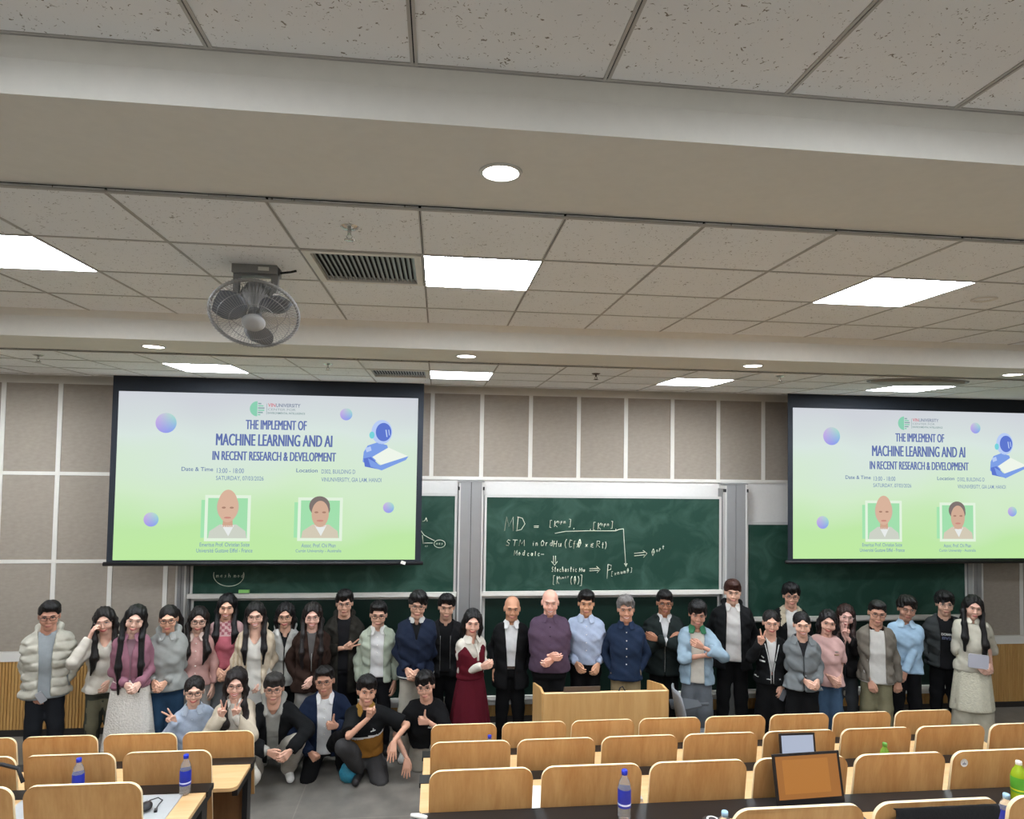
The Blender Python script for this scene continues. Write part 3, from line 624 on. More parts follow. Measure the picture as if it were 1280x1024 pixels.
def laptop(loc, rz, w, d, tilt, m_body, m_screen, lab, keys=True, h=None, desk_img=None):
    """origin at hinge on the desk; base extends to -y (towards the sitter), screen faces -y"""
    t = empty('laptop', loc, rz); h = h or d
    MB().box(-w/2, w/2, -d, 0, 0, .016).build('base', m_body, t)
    M = Matrix.Translation((0, 0, .016)) @ Matrix.Rotation(-math.radians(tilt), 4, 'X')
    lid = MB().obox(M @ Matrix.Translation((0, .004, h/2)), w/2, .004, h/2).build('lid', m_body, t)
    MB().obox(M @ Matrix.Translation((0, -.0008, h/2+.008)), w/2-.014, .0008, h/2-.02).build('screen', m_screen, lid)
    if desk_img is not None: MB().obox(M @ Matrix.Translation((-.01, -.0018, h/2+.012)), w*.34, .0006, h*.33).build('screen_window', desk_img, lid)
    if keys:
        me = MB().box(-.007, .007, -.006, .006, 0, .0025).mesh('key'); me.materials.append(mat('key_grey', '3a3a3c', .5, 0, 10, 0))
        for i in range(14):
            for j in range(5): link('key', me, None, t, (-w/2+.045+(w-.09)*i/13, -.04-.019*j, .016))
        MB().box(-.055, .055, -d+.015, -d+.085, .016, .0168).build('touchpad', mat('pad_grey', '2a2a2c', .4, 0, 10, 0), t)
    tag(t, lab, 'laptop'); return t
M_LBROWN = mat('laptop_bronze', '5a4c42', .45, .02, 60, .03)
laptop((1.36, 6.09, .8325), math.pi, .34, .23, 14, M_LBROWN, glow('lectern_screen', '30343c', .6), 'open bronze laptop on the lectern, seen from behind its lid', keys=False, h=.24)
cb = MB().tube([(1.66, 6.06, .836), (1.68, 6.05, .9), (1.7, 6.04, 1.0), (1.72, 6.035, 1.06), (1.745, 6.04, 1.07), (1.77, 6.04, 1.03), (1.79, 6.05, .92), (1.8, 6.08, .838)], .006, 6)
tag(cb.build('cable_loop', M_BLACK), 'thin black cable loop standing up behind the lectern front', 'cable')
def tablet_chair():
    p = at_z(846, 905, .45); t = empty('tablet_chair', (2.66, 6.36, 0), math.radians(82))
    G = mat('chair_grey', '878b8e', .5, .02, 60, .03); GD = mat('chair_dark', '4d5154', .5, .02, 60, .03)
    def shell(name, prof, w, m, th=.014):
        v = []; f = []; nu = 9
        for i, (y, z, ww, cv) in enumerate(prof):
            for k in range(nu):
                u = k/(nu-1)*2-1; v.append((u*ww/2, y-cv*u*u, z+.0*u))
        for i in range(len(prof)-1):
            for k in range(nu-1): f.append((i*nu+k, i*nu+k+1, (i+1)*nu+k+1, (i+1)*nu+k))
        o = MB().add(v, f, 0, True).build(name, m, t); o.modifiers.new('thickness', 'SOLIDIFY').thickness = th; return o
    shell('backrest', [(.2, .44, .4, .03), (.225, .52, .43, .04), (.25, .64, .45, .05), (.275, .78, .43, .05), (.29, .88, .36, .04), (.295, .92, .24, .03)], .45, G)
    shell('seat', [(-.22, .43, .4, 0), (-.18, .45, .43, 0), (0, .44, .44, 0), (.14, .435, .42, 0), (.2, .445, .4, .02)], .45, G)
    MB().tube([(.21, .2, .5), (.25, .14, .6), (.26, .02, .66), (.25, -.12, .675)], .017, 8).build('arm', GD, t)
    MB().prism([(-.02, -.2), (.05, -.3), (.26, -.28), (.3, -.1), (.26, .02), (.1, .02)], .018, Matrix.Translation((.02, 0, .685)) @ Matrix.Rotation(math.pi/2, 4, 'X')).build('writing_tablet', GD, t)
    MB().tube([(0, 0, .43), (0, 0, .1)], .03, 10).build('post', M_DARK, t)
    for k in range(5):
        a = 2*math.pi*k/5; q = (.27*math.cos(a), .27*math.sin(a))
        MB().tube([(0, 0, .11), (q[0], q[1], .07)], .018, 8).build('leg', M_DARK, t); MB().ellipsoid((q[0], q[1], .03), (.028, .028, .03)).build('caster', M_BLACK, t)
    tag(t, 'grey plastic chair with a folding writing tablet beside the lectern', 'chair')
tablet_chair()

# ------------------------------------------------------------------ fixed lecture seats and long desks
def seat_meshes():
    r = .062; w2, h = .2535, .5; pts = [(-w2, -h), (w2, -h)]
    for k in range(9): a = math.pi/2*k/8; pts.append((w2-r+r*math.cos(a), -r+r*math.sin(a)))
    for k in range(9): a = math.pi/2+math.pi/2*k/8; pts.append((-w2+r+r*math.cos(a), -r+r*math.sin(a)))
    # bowed plywood sheet
    b = MB(); n = len(pts)
    bow = lambda x, z: .012*(x/w2)**2 + .10*z*z - .055*z*-1*0 + (-z)*.09
    fr = [(x, bow(x, z), z) for x, z in pts]; bk = [(x, bow(x, z)+.016, z) for x, z in pts]
    # faces as fan strips across x so that the bow shades softly
    b.add(fr+bk, [tuple(range(n)), tuple(range(2*n-1, n-1, -1))], 0); b.add(fr+bk, [(i, n+i, n+(i+1) % n, (i+1) % n) for i in range(n)], 1, True)
    back = b.mesh('back_panel'); [back.materials.append(m) for m in (M_PLY, M_PLYE)]
    # seat pan sheet with clipped corners and pale edges
    s = MB(); w = .22
    sp = [(-w, -.19), (w, -.19), (w, .12), (w-.06, .19), (-w+.06, .19), (-w, .12)]
    s.prism(sp, .018, Matrix.Translation((0, .1, .6)) @ Matrix.Rotation(math.radians(-9), 4, 'X'), 0, 1)      # tipped up against the back
    pan = s.mesh('seat_pan'); [pan.materials.append(m) for m in (M_PLY, M_PLYE)]
    g = MB(); g.box(-.03, .03, .03, .09, 0, .44); g.box(-.14, .14, .02, .3, 0, .012); g.box(-.2, .2, .06, .085, .4, .43); g.box(-.03, .03, .06, .085, .4, .66)
    leg = g.mesh('support_frame'); leg.materials.append(M_DARK)
    return back, pan, leg
ME_BACK, ME_PAN, ME_LEG = seat_meshes()
def lecture_seat(xc, row, lab, grp):
    top = ROW_TOP[row]; t = empty('lecture_seat', (xc, ROW_Y[row], RISE*row+.0005))
    link('back_panel', ME_BACK, None, t, (0, 0, top-RISE*row)); link('support_frame', ME_LEG, None, t)
    link('seat_pan', ME_PAN, None, t)
    tag(t, lab, 'lecture seat', grp); return t
SX = .2415                      # right block: centre of the seat nearest the aisle
row_words = ['front row', 'second row', 'third row', 'fourth row']
seats = {}; ORD = ['first', 'second', 'third', 'fourth', 'fifth', 'sixth', 'seventh', 'eighth']
for r, idx in ((0, range(8)), (1, range(8)), (2, range(7)), (3, (2, 3, 4))):
    for i in idx:
        lab = 'plywood lecture seat, %s of the lectern-side block, %s from the aisle' % (row_words[r], ORD[i]); grp = None
        if (r, i) == (2, 5): lab, grp = 'plywood lecture seat with a round white sticker on its back', None
        elif (r, i) == (3, 3): lab, grp = 'plywood lecture seat with a black garment hung over its back', None
        elif i == 0: lab, grp = 'plywood lecture seat at the aisle end of the %s, lectern side' % row_words[r], None
        seats[(r, i)] = lecture_seat(SX+.55*i, r, lab, grp)
for r, idx in ((0, range(4)), (1, range(4)), (2, range(3))):
    for i in idx:
        lab = 'plywood lecture seat, %s across the aisle from the lectern block, %s from the aisle' % (row_words[r], ORD[i]); grp = None
        if i == 0: lab, grp = 'plywood lecture seat at the aisle end of the %s, opposite the lectern block' % row_words[r], None
        seats[(r, -1-i)] = lecture_seat(-1.582-.55*i, r, lab, grp)
st = seats[(2, 5)]
p = at_y(1204.5, 953.5, ROW_Y[2])
MB().lathe([(.001, 0), (.021, 0), (.021, .0012)], 20, Matrix.Translation((p[0]-SX-.55*5, -.0035, p[2]-RISE*2)) @ Matrix.Rotation(math.pi/2, 4, 'X'), cap=False).build('sticker', mat('sticker_white', 'dcdad6', .5, 0, 10, 0), st)
MB().prism([(-.012, -.008), (.012, -.008), (.008, .002), (.004, .0), (0, .01), (-.004, .0), (-.008, .002)], .0006, Matrix.Translation((p[0]-SX-.55*5, -.0057, p[2]-RISE*2-.001))).build('sticker_print', mat('sticker_grey', '8d8d93', .5, 0, 10, 0), st)

DESK_DZ = -.185
def long_desk(row, x0, x1, lab, aisle, ld=.085):
    y = ROW_Y[row]; z = ROW_TOP[row]+DESK_DZ; fl = RISE*(row+1)+.0005
    t = empty('long_desk', ((x0+x1)/2, y-.2, fl)); w2 = (x1-x0)/2; zz = z-fl
    # black ledge behind the seat backs, then the laminate top with a rounded aisle corner
    MB().box(-w2, w2, ld, .192, zz-.028, zz).build('ledge', M_DARK, t)
    r = .05; s = aisle; e = w2-.01
    pts = []
    for k in range(7):
        a = math.pi/2*k/6; pts.append((s*(e-r+r*math.sin(a)), -.26+r-r*math.cos(a)))
    poly = [(-s*w2, -.26)]+pts+[(s*(w2-.01), ld-.001), (-s*w2, ld-.001)]
    if s < 0: poly = poly[::-1]
    M = Matrix(((1, 0, 0, 0), (0, 0, 1, 0), (0, -1, 0, zz-.003), (0, 0, 0, 1)))
    MB().prism(poly, .024, M).build('desktop', M_DESK, t)
    MB().box(-w2+.05, w2-.05, .1, .118, zz-.5, zz-.03).build('modesty_panel', M_BROWN, t)
    xs = [s*(w2-.03)]; q = s*(w2-.03)-s*1.65
    while abs(q) < w2: xs.append(q); q -= s*1.65
    for x in xs:
        g = MB(); g.box(x-.018, x+.018, -.22, .19, zz-.075, zz-.029); g.box(x-.018, x+.018, .03, .12, .0, zz-.07); g.box(x-.025, x+.025, -.1, .17, 0, .015)
        g.build('support_frame', M_DARK, t)
    tag(t, lab, 'desk'); return t
RX0, RX1 = -.075, 4.47
long_desk(0, RX0, RX1, 'long desk with black ledge behind the front seat row, lectern side', -1)
long_desk(1, RX0, RX1, 'long desk with black ledge behind the second seat row, lectern side', -1)
long_desk(2, RX0, RX1, 'long desk with dark ledge carrying the open black laptop', -1, .03)
long_desk(0, -3.9, -1.3, 'long desk behind the front seat row, bare light top across the aisle', 1)
long_desk(1, -3.9, -1.3, 'long desk carrying two blue-capped bottles and a mouse', 1)

# ------------------------------------------------------------------ small things on the desks
def deskz(row): return ROW_TOP[row]+DESK_DZ
M_PET = mat('clear_plastic', 'f2f6f8', .08, 0, 10, 0, trans=.85, spec=.5)
M_BCAP = mat('blue_cap', '2036c4', .4, 0, 10, 0); M_BLAB = mat('blue_label', '1f2f9e', .4, 0, 60, .06); M_WLAB = mat('white_print', 'c9d4ee', .5, 0, 10, 0)
def bottle(x, y, z, lab, h=.225, cap=M_BCAP, body=M_PET, label=M_BLAB, grp=None, r=.031, label2=None):
    t = empty('water_bottle', (x, y, z)); k = h/.225
    MB().lathe([(.001, .003), (r*.8, 0), (r, .008), (r*.95, .03), (r, .04), (r*.97, .06), (r, .13*k), (r*.96, .15*k), (r*.75, .175*k), (r*.45, .192*k), (r*.42, .204*k)], 20, cap=False).build('bottle_body', body, t)
    MB().lathe([(.001, h), (.013, h-.001), (.0145, h-.005), (.0145, h-.022), (.001, h-.022)], 18, cap=False).build('cap', cap, t)
    lb = MB().lathe([(r*1.012, .055*k), (r*1.02, .056*k), (r*1.02, .138*k), (r*1.012, .139*k)], 20, cap=False).build('label', label, t)
    MB().lathe([(r*1.03, .066*k), (r*1.03, .074*k)], 20, cap=False).build('label_print', label2 or M_WLAB, lb)
    tag(t, lab, 'bottle', grp)
def on_desk(px, py, row): return at_z(px, py, deskz(row))
q = on_desk(109, 986, 1); bottle(q[0], 4.085, deskz(1), 'blue-labelled water bottle on the desk, further from the aisle')
q = on_desk(235, 987, 1); bottle(q[0], 4.085, deskz(1), 'blue-labelled water bottle at the aisle end of the desk')
q = on_desk(777, 1016, 2); bottle(q[0], 3.115, deskz(2), 'blue-labelled water bottle on the dark ledge behind the third seat row')
q = at_y(612, 925, 4.93); bottle(q[0], 4.93, deskz(0), 'blue-capped water bottle mostly hidden behind a second-row seat', h=.2)
M_GRN = mat('green_cap', '5f9a3c', .4, 0, 10, 0); M_TEA = mat('green_tea', '8fb84a', .15, 0, 10, 0, trans=.4); M_GLAB = mat('green_label', '6f9f3f', .4, .0, 60, .15); M_PINK = mat('pink_label', 'c98a80', .5, 0, 10, 0)
q = at_y(1106, 940, 3.95); bottle(q[0], 3.95, deskz(1), 'small green-capped tea bottle standing behind a third-row seat', h=.21, cap=M_GRN, body=M_TEA, label=M_GLAB, label2=M_PINK, r=.03)
M_YLAB = mat('lime_label', 'c3cf2c', .4, 0, 60, .1)
q = at_y(1274, 998, 3.1); bottle(q[0], 3.1, deskz(2), 'lime and green tea bottle with a white cap on the dark ledge', h=.2, cap=M_TRIM, body=mat('lime_tea', 'a9c52e', .15, 0, 10, 0, trans=.3), label=mat('leaf_label', '4f9a2c', .4, 0, 60, .1), label2=M_YLAB, r=.036)
M_LCAP = mat('pale_blue_cap', 'a5cbe6', .4, 0, 10, 0)
q = at_y(1258, 1006, 2.84); bottle(q[0], 2.84, deskz(2), 'clear water bottle with a pale blue cap beside the hung black garment', h=max(.18, q[2]-deskz(2)), cap=M_LCAP)
q = at_y(906, 1020, 2.84); bottle(q[0], 2.84, deskz(2), 'clear water bottle with a pale blue cap next to the round gadget', h=max(.16, q[2]-deskz(2)), cap=M_LCAP)
def screen_pic(name, base, s): 
    m = mat(name, '101010', .25, 0, 9, .0, emit=base, estr=s); return m
q = on_desk(1007, 1000, 2)
laptop((q[0]-.012, 3.125, deskz(2)), math.radians(3), .365, .235, 12, M_BLACK, screen_pic('screen_orange', 'b0743c', .8), 'large open black laptop with an orange picture on its screen', desk_img=screen_pic('screen_orange_window', 'b87a3c', .9))
q = at_y(1000, 922, 4.08)
laptop((q[0], 4.09, deskz(1)), 0., .245, .17, 8, M_BLACK, screen_pic('screen_pale', 'b9c4da', .85), 'smaller black laptop with a pale screen behind the large one', keys=True, h=max(.2, q[2]-deskz(1)-.016))
g = empty('round_gadget', (at_z(872, 1020, deskz(2))[0], 2.93, deskz(2)))
MB().lathe([(.001, .075), (.03, .076), (.044, .07), (.047, .06), (.047, .005), (.042, 0)], 24, cap=False).build('body', M_BLACK, g)
MB().lathe([(.018, .0775), (.026, .0778)], 24, cap=False).build('ring_mark', M_TRIM, g); tag(g, 'round black gadget with a white ring on top, on the desk', 'gadget')
def sheet(name, corners, th, m, lab, cat): 
    xs = [c[0] for c in corners]; v = [(x, y, z) for x, y, z in corners]+[(x, y, z+th) for x, y, z in corners]; n = len(corners)
    tag(MB().add(v, [tuple(range(n-1, -1, -1)), tuple(range(n, 2*n))]+[(i, (i+1) % n, n+(i+1) % n, n+i) for i in range(n)]).build(name, m), lab, cat)
M_PAPER = mat('paper', 'e9e8e4', .8, 0, 40, .02)
z = deskz(1)-.0025
sheet('paper', [(.44, 3.76, z), (.72, 3.74, z), (.72, 4.0, z), (.45, 4.02, z)], .004, M_PAPER, 'white paper sheets on the desk showing between two seat backs', 'paper')
sheet('closed_laptop', [(.93, 3.78, z), (1.22, 3.78, z), (1.22, 3.99, z), (.93, 3.99, z)], .018, mat('silver', 'b9b9bd', .35, 0, 30, .02, metal=.6), 'thin closed silver laptop lying on the desk behind seats', 'laptop')
sheet('paper', [(2.06, 3.77, z), (2.3, 3.75, z), (2.32, 3.92, z), (2.08, 3.95, z)], .004, M_PAPER, 'white paper on the desk beside the large black laptop', 'paper')
sheet('paper', [(1.5, 4.74, deskz(0)-.0025), (1.72, 4.72, deskz(0)-.0025), (1.74, 4.92, deskz(0)-.0025), (1.52, 4.94, deskz(0)-.0025)], .004, M_PAPER, 'small white paper on the desk behind the front seats', 'paper')
tag(MB().tube([(2.12, 4.06, deskz(1)+.004), (2.17, 3.98, deskz(1)+.02), (2.2, 3.88, deskz(1)+.018), (2.19, 3.8, deskz(1)+.006)], .005, 6).build('charger_cable', M_BLACK), 'black charger cable lying over paper by the laptops', 'cable')
sheet('desk_mat', [(-2.3, 3.77, z), (-1.4, 3.77, z), (-1.4, 4.12, deskz(1)+.001), (-2.3, 4.12, deskz(1)+.001)][:0] or [(-2.3, 3.76, z), (-1.43, 3.76, z), (-1.43, 4.08, z), (-2.3, 4.08, z)], .006, mat('mat_grey', 'a3a6a6', .5, .05, 60, .03), 'flat grey desk mat under the black mouse', 'desk mat')
q = at_z(183, 1008, deskz(1)+.02); g = empty('computer_mouse', (q[0], q[1], deskz(1)+.0042), .3)
MB().ellipsoid((0, 0, .0165), (.031, .052, .016), nu=16, nv=10).build('shell', M_BLACK, g); MB().box(-.003, .003, .02, .036, .026, .034).build('wheel', M_GREY, g)
MB().tube([(0, .05, .012), (.01, .085, .006), (.05, .1, .006), (.075, .06, .006), (.06, .02, .006), (.05, -.03, .006)], .003, 6).build('cord', M_BLACK, g); MB().box(.042, .058, -.06, -.03, .001, .011).build('plug', M_DARK, g)
tag(g, 'black wired computer mouse with its cord on a grey mat', 'mouse')
# backpack on a second-row seat and the garment over a fourth-row seat
g = empty('backpack', (-2.55, 4.42, RISE+.45))
def blob(name, prof, m, parent, n=24, pw=3.0, smooth=True):
    v = []; f = []
    for (z, hx, hy, cx, cy) in prof:
        for k in range(n):
            a = 2*math.pi*k/n; ca, sa = math.cos(a), math.sin(a)
            v.append((cx+hx*math.copysign(abs(ca)**(2/pw), ca), cy+hy*math.copysign(abs(sa)**(2/pw), sa), z))
    m_ = len(prof); f = [(i*n+k, i*n+(k+1) % n, (i+1)*n+(k+1) % n, (i+1)*n+k) for i in range(m_-1) for k in range(n)]
    return MB().add(v, f, 0, smooth).add(v, [tuple(range(n-1, -1, -1)), tuple(range((m_-1)*n, m_*n))]).build(name, m, parent)
M_BAG = mat('bag_nylon', '1a1b1d', .6, .3, 120, .08)
g.location = (-2.72, 4.0, deskz(1)); 
blob('bag_body', [(0, .12, .07, 0, 0), (.02, .15, .09, 0, 0), (.1, .16, .1, 0, 0), (.17, .14, .09, 0, .0), (.22, .1, .06, 0, .01), (.235, .05, .03, 0, .01)], M_BAG, g)
MB().tube([(.12, .03, .2), (.2, .06, .215), (.3, .09, .2), (.38, .1, .17), (.42, .08, .1)], .011, 8).build('shoulder_strap', M_BAG, g)
blob('front_pocket', [(.03, .1, .02, 0, -.1), (.05, .11, .03, 0, -.1), (.12, .1, .03, 0, -.095), (.15, .07, .02, 0, -.09)], M_BAG, g)
tag(g, 'black backpack with a curved strap at the picture edge', 'bag')
xs = SX+.55*3; top = ROW_TOP[3]; v = []; f = []
for i, x in enumerate(np.linspace(-.2, .215, 15)):
    for j, (dy, dz) in enumerate(((-.004, -.008), (-.0075, -.014), (-.0095, -.03), (-.0095, -.06), (-.009, -.09), (-.008, -.12), (-.006, -.15), (-.003, -.2), (.001, -.25), (.004, -.3))):
        wv = .003*math.sin(i*1.3+j); v.append((xs+x+.01*math.sin(j), ROW_Y[3]+dy-.006-abs(wv)*.8, top+dz+(0. if j < 9 else .02*math.sin(i))))
for i in range(14):
    for j in range(9): f.append((i*10+j, i*10+j+1, (i+1)*10+j+1, (i+1)*10+j))
g = MB().add(v, f, 0, True).build('hung_garment', mat('black_cloth', '141313', .9, .3, 90, .1)); g.modifiers.new('thickness', 'SOLIDIFY').thickness = .006; g.modifiers['thickness'].offset = 0
tag(g, 'black garment hung over the back of a fourth-row seat', 'garment')
tag(MB().tube([(-.095, 3.2, deskz(2)+.011), (-.06, 3.19, deskz(2)+.011), (-.02, 3.17, deskz(2)+.011)], [.008, .012, .01], 8).build('white_plug', M_TRIM), 'small white plug lying on the aisle end of the dark ledge', 'plug')
g = blob('teal_bag', [(.0, .05, .05, 0, 0), (.03, .085, .075, 0, 0), (.09, .095, .085, 0, 0), (.15, .07, .065, 0, 0), (.18, .03, .03, 0, 0)], mat('teal_nylon', '2f7f96', .5, .8, 45, .2), None, 20, 2.2)
q = at_z(436, 976, 0); g.location = (q[0], q[1], .0); tag(g, 'crumpled teal nylon pouch on the floor beside the kneeling man', 'pouch')

# ------------------------------------------------------------------ implicit-surface modelling (people and clothes)
f4 = np.float32
def V3(*a): return np.array(a, f4)
def nrm(v): v = np.asarray(v, f4); return v/(np.linalg.norm(v)+1e-9)
def cone(P, a, b, ra, rb):
    ba = b-a; t = np.clip(((P-a)@ba)/(ba@ba+1e-9), 0, 1); q = P-a-t[:, None]*ba
    return np.sqrt(np.einsum('ij,ij->i', q, q))-(ra+(rb-ra)*t)
def elld(P, c, r, Rm=None):
    q = P-np.asarray(c, f4)
    if Rm is not None: q = q@Rm
    q = q/np.asarray(r, f4); k0 = np.sqrt(np.einsum('ij,ij->i', q, q)); q = q/np.asarray(r, f4); k1 = np.sqrt(np.einsum('ij,ij->i', q, q))
    return k0*(k0-1)/(k1+1e-6)
def smin(a, b, k): h = np.clip(.5+.5*(b-a)/k, 0, 1); return b+(a-b)*h-k*h*(1-h)
def smax(a, b, k): return -smin(-a, -b, k)
EDG = [(0, 1), (2, 3), (4, 5), (6, 7), (0, 2), (1, 3), (4, 6), (5, 7), (0, 4), (1, 5), (2, 6), (3, 7)]
OFS = np.array([(i, j, k) for i in (0, 1) for j in (0, 1) for k in (0, 1)])
def nets(fn, lo, hi, res):
    """surface nets of fn<0 inside the box"""
    lo = np.asarray(lo, f4); hi = np.asarray(hi, f4); n = np.ceil((hi-lo)/res).astype(int)+1
    g = np.stack(np.meshgrid(*[lo[i]+res*np.arange(n[i], dtype=f4) for i in range(3)], indexing='ij'), -1)
    D = fn(g.reshape(-1, 3)).reshape(n).astype(f4)
    D[0], D[-1], D[:, 0], D[:, -1], D[:, :, 0], D[:, :, -1] = [np.maximum(x, 1e-4) for x in (D[0], D[-1], D[:, 0], D[:, -1], D[:, :, 0], D[:, :, -1])]
    S = D < 0; m = n-1
    cnt = sum(S[o[0]:o[0]+m[0], o[1]:o[1]+m[1], o[2]:o[2]+m[2]].astype(np.int8) for o in OFS)
    ci = np.argwhere((cnt > 0) & (cnt < 8))
    if len(ci) == 0: return np.zeros((0, 3)), np.zeros((0, 4), int)
    c = np.stack([D[ci[:, 0]+o[0], ci[:, 1]+o[1], ci[:, 2]+o[2]] for o in OFS], 1)
    acc = np.zeros((len(ci), 3), f4); num = np.zeros(len(ci), f4)
    for a, b in EDG:
        x = (c[:, a] < 0) != (c[:, b] < 0); t = c[:, a]/(c[:, a]-c[:, b]+1e-12)
        p = OFS[a]+t[:, None]*(OFS[b]-OFS[a]); acc += np.where(x[:, None], p, 0); num += x
    v = lo+res*(ci+acc/num[:, None])
    idx = -np.ones(m, int); idx[ci[:, 0], ci[:, 1], ci[:, 2]] = np.arange(len(ci)); fs = []
    for ax in range(3):
        u, w_ = (ax+1) % 3, (ax+2) % 3; sl0 = [slice(None)]*3; sl1 = [slice(None)]*3; sl0[ax] = slice(0, -1); sl1[ax] = slice(1, None)
        for s in (sl0, sl1): s[u] = slice(1, -1); s[w_] = slice(1, -1)
        A, B = S[tuple(sl0)], S[tuple(sl1)]
        for fl, mk in ((0, A & ~B), (1, ~A & B)):
            e = np.argwhere(mk)
            if len(e) == 0: continue
            e[:, u] += 1; e[:, w_] += 1; q = []
            for du, dw in ((-1, -1), (0, -1), (0, 0), (-1, 0)):
                k = e.copy(); k[:, u] += du; k[:, w_] += dw; q.append(idx[k[:, 0], k[:, 1], k[:, 2]])
            q = np.stack(q, 1); fs.append(q if fl == 0 else q[:, ::-1])
    return v, np.concatenate(fs)
def mesh_np(name, v, f, mi=None, smooth=True):
    me = bpy.data.meshes.new(name); nf = len(f)
    me.vertices.add(len(v)); me.vertices.foreach_set('co', np.asarray(v, f4).ravel())
    me.loops.add(nf*4); me.loops.foreach_set('vertex_index', np.asarray(f, np.int32).ravel())
    me.polygons.add(nf); me.polygons.foreach_set('loop_start', np.arange(0, nf*4, 4, dtype=np.int32))
    if mi is not None: me.polygons.foreach_set('material_index', np.asarray(mi, np.int32))
    me.polygons.foreach_set('use_smooth', np.full(nf, smooth)); me.update(calc_edges=True); return me
def part(name, fn, lo, hi, res, m, parent):
    v, f = nets(fn, lo, hi, res)
    if len(f) == 0: return None
    return link(name, mesh_np(name, v, f), m, parent)
def rot(axis, a): return np.array(Matrix.Rotation(a, 3, axis), f4)
def ik(S, T, l1, l2, pole):
    d = T-S; L = np.linalg.norm(d)
    if L > (l1+l2)*.998: T = S+d/L*(l1+l2)*.998; d = T-S; L = np.linalg.norm(d)
    L = max(L, abs(l1-l2)+.02); u = d/np.linalg.norm(d); a = (l1*l1-l2*l2+L*L)/(2*L); h = math.sqrt(max(l1*l1-a*a, 0))
    p = np.asarray(pole, f4); p = p-u*(p@u); p = nrm(p); E = S+u*a+p*h; return E, T
_rng = np.random.RandomState(3)
def wob(P, s, a, ph):                     # cheap folds
    return a*(np.sin(P[:, 0]*s*1.3+P[:, 2]*s*.7+ph)*np.sin(P[:, 2]*s+P[:, 1]*s*.9+ph*2)+.6*np.sin(P[:, 1]*s*1.7-P[:, 2]*s*1.4+ph*3))

# fabrics
def fab(col, rough=.88, bump=.12, scale=220, var=.05):
    col = ''.join('%02x' % int(int(col[i:i+2], 16)*.92) for i in (0, 2, 4)); return mat('cloth_%s_%d' % (col, int(bump*100+scale)), col, rough, bump, scale, var, spec=.15, vscale=26)
def skin(c): return mat('skin_'+c, c, .5, .03, 160, .03, spec=.35, vscale=14)
M_LIP = {}
M_BROW = mat('brow_dark', '2a2320', .8, 0, 10, 0); M_EYEW = mat('eye_white', 'e8e2dc', .3, 0, 10, 0); M_IRIS = mat('iris_dark', '1c1411', .2, 0, 10, 0); M_TEETH = mat('teeth', 'efeae2', .3, 0, 10, 0)
def hairm(c): return mat('hair_'+c, c, .42, .55, 90, .12, spec=.35, stretch=(3, 3, .35), vscale=40)

def hand_prims(wr, dr, pn, side, pose, sc=1.):
    """wrist, finger direction, palm normal (out of the palm); side=+1 thumb towards +cross. returns round cones"""
    d = nrm(dr); n = nrm(pn-d*(np.dot(pn, d))); t = np.cross(d, n)*side          # t: thumb side
    C = []; wr0 = wr; wr = V3(0, 0, 0)
    w0 = wr+d*.012
    for k in range(4):
        o = (.5-k/3)*.052; C.append((w0+t*o*.55+d*.0, wr+d*.085+t*o, .0165, .0125))
    L = [(.038, .024, .02), (.042, .028, .021), (.039, .026, .02), (.03, .02, .018)]
    for k in range(4):
        o = (.5-k/3)*.056; b = wr+d*(.088-.004*abs(k-1.2))+t*o
        ext = {'r': (.25, .5, .5), 'c': (.5, .8, .6), 'f': (1.35, 1.55, 1.0), 'v': (.04, .08, .05) if k < 2 else (1.4, 1.6, 1.0), 'th': (1.3, 1.6, 1.0), 'h': (.5, 1.2, .8) if k == 0 else (1.35, 1.6, 1.0), 'flat': (.12, .18, .12), 'x': (.85, .9, .6)}[pose]
        spread = {'v': (.24, -.2, 0, 0), 'flat': (.14, .04, -.06, -.16)}.get(pose, (.05, .01, -.03, -.07))[k]
        a = 0.; p = b; u = nrm(d+t*spread)
        for s in range(3):
            a += ext[s]; q = u*math.cos(a)+n*math.sin(a); e = p+q*L[k][s]*1.08; C.append((p, e, .0092-.0006*s, .0088-.0008*s)); p = e
    b = wr+d*.028+t*.024
    if pose == 'th': p1 = b+t*.03+d*.022; p2 = p1+t*.034+d*.004; p3 = p2+t*.026
    elif pose in ('f', 'v'): p1 = b+t*.018+d*.03+n*.012; p2 = p1+d*.02-t*.012+n*.02; p3 = p2-t*.026+n*.004
    elif pose == 'h': p1 = b+t*.02+d*.034+n*.008; p2 = p1+d*.03-t*.004+n*.008; p3 = p2+d*.02-t*.012
    else: p1 = b+t*.018+d*.03+n*.008; p2 = p1+d*.03+t*.004+n*.012; p3 = p2+d*.022-t*.004+n*.01
    C += [(b, p1, .014, .0115), (p1, p2, .0112, .01), (p2, p3, .01, .0085)]
    return [(wr0+a*sc, wr0+b_*sc, ra*sc, rb*sc) for a, b_, ra, rb in C]
def cones_fn(C, k=.006):
    def fn(P):
        D = None
        for a, b, ra, rb in C:
            x = cone(P, np.asarray(a, f4), np.asarray(b, f4), ra, rb); D = x if D is None else smin(D, x, k)
        return D
    return fn
def bounds(C, pad):
    pts = np.array([p for c in C for p in (c[0], c[1])]); r = max(max(c[2], c[3]) for c in C); return pts.min(0)-r-pad, pts.max(0)+r+pad

